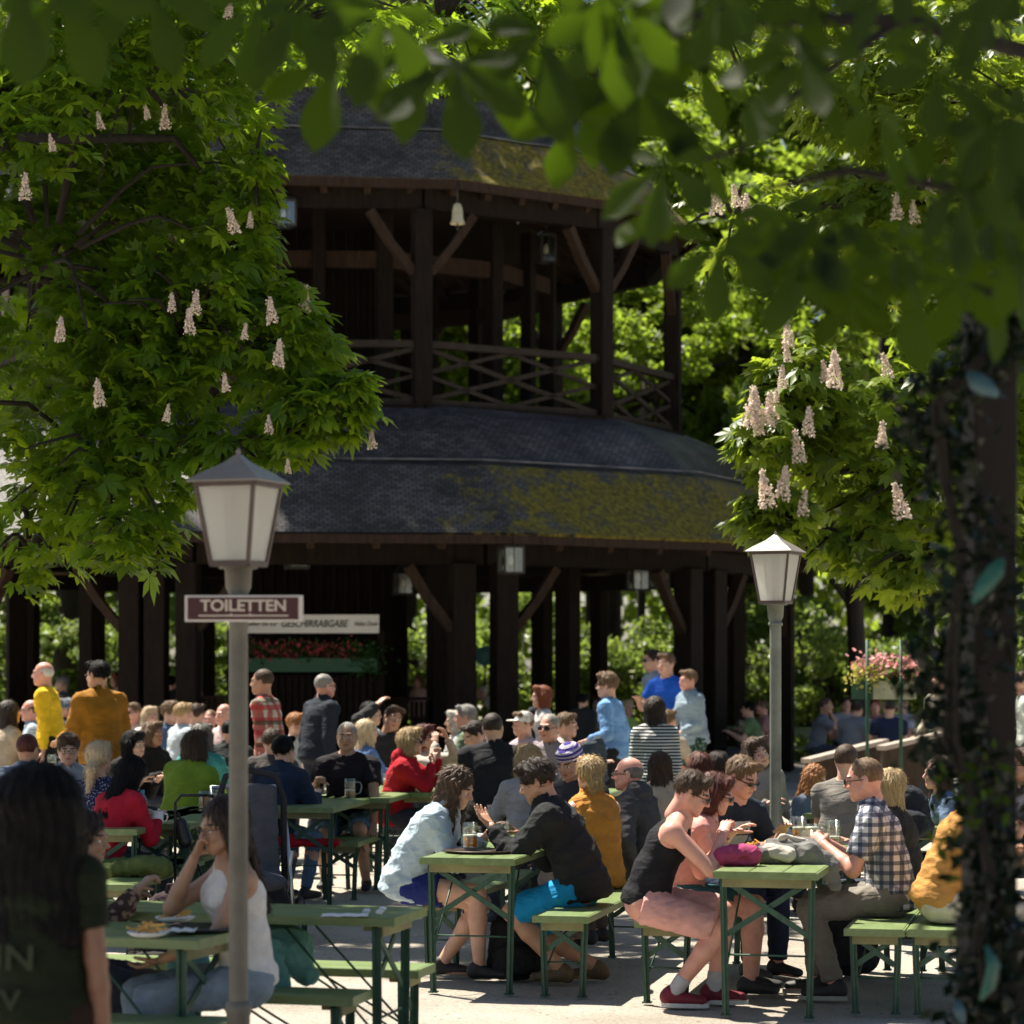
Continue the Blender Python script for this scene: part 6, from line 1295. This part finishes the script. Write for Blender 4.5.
# pushchair
def pushchair():
    s = 150; o = empty('pushchair', W(256, s), R(15), 'grey and black pushchair beside the near lamp post', 'pushchair'); al = mat('aluminium_tube', (.45, .46, .48), .3, .1, 10, 0, metal=.8); blkf = mat('black_fabric', (.02, .02, .024), .8, .2, 20, .3)
    gf = cloth('plain', (.075, .078, .09))
    blob('seat', [cp((0, .05, .45), (0, .16, 1.02), (.17, .05), (.17, .04), u=(1, 0, 0), k=.02, cap=.9), cp((0, -.28, .42), (0, .04, .42), (.17, .06), u=(1, 0, 0), k=.03)], .012, gf, o, .004, 4)
    MB().tube([(-.21, .10, .40), (-.22, .2, .95), (-.17, .22, 1.10), (0, .23, 1.14), (.17, .22, 1.10), (.22, .2, .95), (.21, .10, .40)], .022, 8).build('hood_rim', blkf, o)
    MB().tube([(.24, -.12, .12), (.24, .18, .72), (.24, .42, 1.02), (-.24, .42, 1.02), (-.24, .18, .72), (-.24, -.12, .12)], .014, 8).tube([(.24, .32, .12), (.24, .0, .60)], .014, 8).tube([(-.24, .32, .12), (-.24, .0, .60)], .014, 8).tube([(.24, .32, .14), (-.24, .32, .14)], .01, 8).tube([(.24, -.12, .14), (-.24, -.12, .14)], .01, 8).build('frame', al, o)
    blob('basket', [cp((-.15, .1, .25), (.15, .1, .25), (.10, .12), k=.03)], .014, blkf, o, .006)
    for x, y, rr_ in ((.27, -.16, .15), (-.27, -.16, .15), (.27, .34, .17), (-.27, .34, .17)):
        tr = MB(); tr.tube([(x, y+rr_*cos(a), rr_+rr_*sin(a)) for a in np.linspace(0, 2*pi, 25)], .020, 8, cap=False); wo = tr.build('wheel', blkf, o)
        sp = MB()
        for i in range(12): a = i*pi/6; sp.tube([(x, y, rr_), (x, y+rr_*.9*cos(a), rr_+rr_*.9*sin(a))], .0035, 4)
        sp.tube([(x, y+rr_*.88*cos(a), rr_+rr_*.88*sin(a)) for a in np.linspace(0, 2*pi, 25)], .006, 6, cap=False).tube([(x-.02, y, rr_), (x+.02, y, rr_)], .02, 8).build('rim', al, wo)
pushchair()
def handle_frame():
    o = empty('folding_handle', W(190, 148), R(0), 'thin black pushchair handle frame before the leaf green coat', 'pushchair'); b_ = mat('black_tube', (.015, .015, .018), .35, .1)
    MB().tube([(-.10, 0, .10), (-.10, 0, .92), (-.06, 0, .97), (.12, 0, .97)], .010, 8).tube([(.12, 0, .97), (.16, 0, .96)], .013, 8).tube([(-.08, 0, .85), (.12, .05, .3)], .009, 8).tube([(-.10, .0, .1), (.14, .3, .1)], .01, 6).build('frame', b_, o)
    blob('pouch', [cp((-.06, 0, .78), (-.03, 0, .66), .04, .05, k=.01)], .01, b_, o)
    for x in (-.10, .12): MB().tube([(x, .0+.07*cos(a), .09+.07*sin(a)) for a in np.linspace(0, 2*pi, 17)], .012, 6, cap=False).build('wheel', b_, o)
handle_frame()
# sloping rail walls
def rail(x0, y0, x1, y1, s0, s1, label):
    a, b = W(x0, s0, zat(y0, s0)), W(x1, s1, zat(y1, s1)); o = empty('sloping_railing', (a.x, a.y, 0), 0, label, 'railing'); oa = Vector((a.x, a.y, 0)); m = MB(); n_ = 22
    for i in range(n_):
        p = a.lerp(b, (i+.5)/n_)-oa; m.box((p.x, p.y, p.z/2-.02), ((b-a).length/n_*.66, .04, p.z-.02))
    m.build('boards', mat('rail_boards', (.07, .048, .034), .8, .3, 6, .3), o); MB().beam(a-oa, b-oa, .14, .055).build('handrail', mat('pale_handrail', (.38, .31, .26), .6, .2, 6, .2), o)
rail(806, 761, 884, 741, 84, 80, 'left length of the sloping boarded railing'); rail(881, 748, 945, 733, 86, 84, 'right length of the sloping boarded railing'); rail(1008, 742, 1050, 742, 86, 86, 'piece of boarded railing right of the ribboned post')
# flower box on poles
s = 90; o = empty('flower_box', W(887, s), R(-14), 'box of pink and white flowers raised on two green poles', 'planter'); gp = mat('dark_green_paint', (.012, .055, .03), .5, .2)
MB().box((0, 0, zat(690, s)), (.62, .26, .20)).build('box', mat('box_paint', (.30, .31, .22), .7, .2), o, .01); MB().box((-.26, -.136, zat(690, s))
, (.24, .012, .205)).build('end_panel', gp, o)
for x in (-.20, .17): MB().tube([(x, -.17, 0), (x, -.17, zat(640, s))], .020, 8).build('pole', gp, o)
r = np.random.default_rng(31); B = lambda n, z0, z1: np.stack([r.uniform(-.33, .33, n), r.uniform(-.16, .16, n), r.uniform(z0, z1, n)], 1); zt_ = zat(680, s)
leafcloud('foliage', B(700, zt_, zt_+.17), .06, leafmat('pot_leaves_light', (.08, .16, .03), (.2, .3, .05)), o, seed=5); PF = leafcloud('pink_flowers', B(520, zt_+.06, zt_+.24), .05, petal_p, o, seed=6, asp=1)
leafcloud('yellow_flowers', np.stack([r.uniform(-.36, -.05, 160), r.uniform(-.2, -.1, 160), r.uniform(zt_-.02, zt_+.12, 160)], 1), .045, leafmat('yellow_petals', (.6, .55, .15), (.5, .5, .1)), o, seed=7, asp=1)
# ribboned post at the right
s = 350; pc = W(989, s); o = empty('wooden_post', pc, R(8), 'blurred brown wooden post close to the camera at the right edge', 'post')
MB().box((0, 0, 1.48), (.128, .128, 2.96)).build('post_shaft', mat('varnished_post', (.012, .006, .003), .7, .3, 4, .3, mapscale=(4, 4, .5)), o, .008)
MB().box((.02, .0, .55), (.19, .17, 1.14)).build('post_foot', mat('dark_post_foot', (.012, .007, .005), .7, .3), o, .01)
g = empty('leaf_garland', (pc.x, pc.y, 0), 0, 'dark leafy garland with ribbons wound round the wooden post', 'garland'); r = np.random.default_rng(14); pts = []
def gp_(px, py, n, sx, sz, s=360):
    w = W(px, s, zat(py, s))-Vector((pc.x, pc.y, 0)); n = int(n*.75); pts.append(np.array(w)+np.array([-.012 if px < 970 else 0, 0, 0])+r.normal(size=(n, 3))*np.array([sx*.66, .04, sz]))
for px, py, n, sx, sz in ((992, 345, 170, .045, .04), (962, 385, 110, .03, .03), (935, 408, 150, .030, .03), (940, 440, 140, .028, .035), (955, 485, 110, .022, .04), (962, 530, 110, .02, .04), (962, 580, 110, .02, .04), (955, 630, 130, .022, .04), (948, 680, 170, .028, .04), (948, 725, 150, .026, .04), (960, 765, 120, .022, .04), (985, 800, 120, .03, .03), (994, 850, 150, .035, .03), (992, 900, 160, .035, .04), (990, 950, 160, .035, .04), (990, 990, 160, .05, .04), (1015, 560, 80, .03, .05), (1016, 640, 60, .03, .06), (975, 1010, 140, .04, .04), (1010, 330, 100, .04, .04)): gp_(px, py, n, sx, sz)
leafcloud('garland_leaves', np.concatenate(pts), .055, leafmat('dark_ivy', (.007, .014, .006), (.012, .03, .006), .35, .3), g, seed=3)
pts = []
for px, py, n, sx, sz in ((955, 800, 16, .035, .04), (985, 800, 20, .04, .03), (965, 840, 12, .03, .03), (990, 775, 14, .03, .02)): gp_(px, py, n, sx, sz, 372)
leafcloud('brighter_leaves', np.concatenate(pts), .05, lf_near, g, seed=4)  # leaves in the brighter near leaf material among the dark garland
mb = MB()
for i in range(3):
    q = [W(x, 364, zat(y, 364))-Vector((pc.x, pc.y, 0)) for x, y in ((1005, 335), (938, 405), (945, 470), (962, 560), (952, 660), (950, 740), (978, 810), (990, 870), (980, 950), (990, 1000))]; mb.tube([p+Vector((rnd.uniform(-.015, .015), rnd.uniform(-.01, .02), 0)) for p in q], .010, 6)
mb.build('vine_stem', bark, g)
rib = mat('pale_blue_ribbon', (.07, .14, .16), .35, .1, 10, .1); rib2 = mat('teal_ribbon', (.03, .12, .09), .35, .1, 10, .1)
def ribbon(pts_, w, m, s=378):
    P = [W(x, s, zat(y, s))-Vector((pc.x, pc.y, 0)) for x, y in pts_]; mb = MB(); V = []
    for i, p in enumerate(P):
        d = (P[min(i+1, len(P)-1)]-P[max(0, i-1)]).normalized(); q = d.cross(Vector((0, 1, 0))).normalized(); ww = w*(1-.75*abs(2*i/(len(P)-1)-1)**3); V += [p+q*ww/2+Vector((0, .01*sin(i), 0)), p-q*ww/2-Vector((0, .012, 0))]
    mb.add(V, [(2*i, 2*i+1, 2*i+3, 2*i+2) for i in range(len(P)-1)], True); ob = mb.build('ribbon', m, g); md = ob.modifiers.new('t', 'SOLIDIFY'); md.thickness = .002
ribbon([(968, 372), (976, 380), (986, 387), (998, 396)], .055, rib); ribbon([(972, 603), (984, 585), (996, 570), (1002, 558)], .045, rib2); ribbon([(986, 945), (994, 965), (990, 985), (980, 1000)], .04, rib2); ribbon([(956, 1000), (960, 1012), (964, 1024)], .035, rib)

for o_ in bpy.data.objects:
    if o_.parent and o_.name.split('.')[0] in ('flowers', 'pink_flowers', 'yellow_flowers', 'trailing_plant'): o_['kind'] = 'stuff'
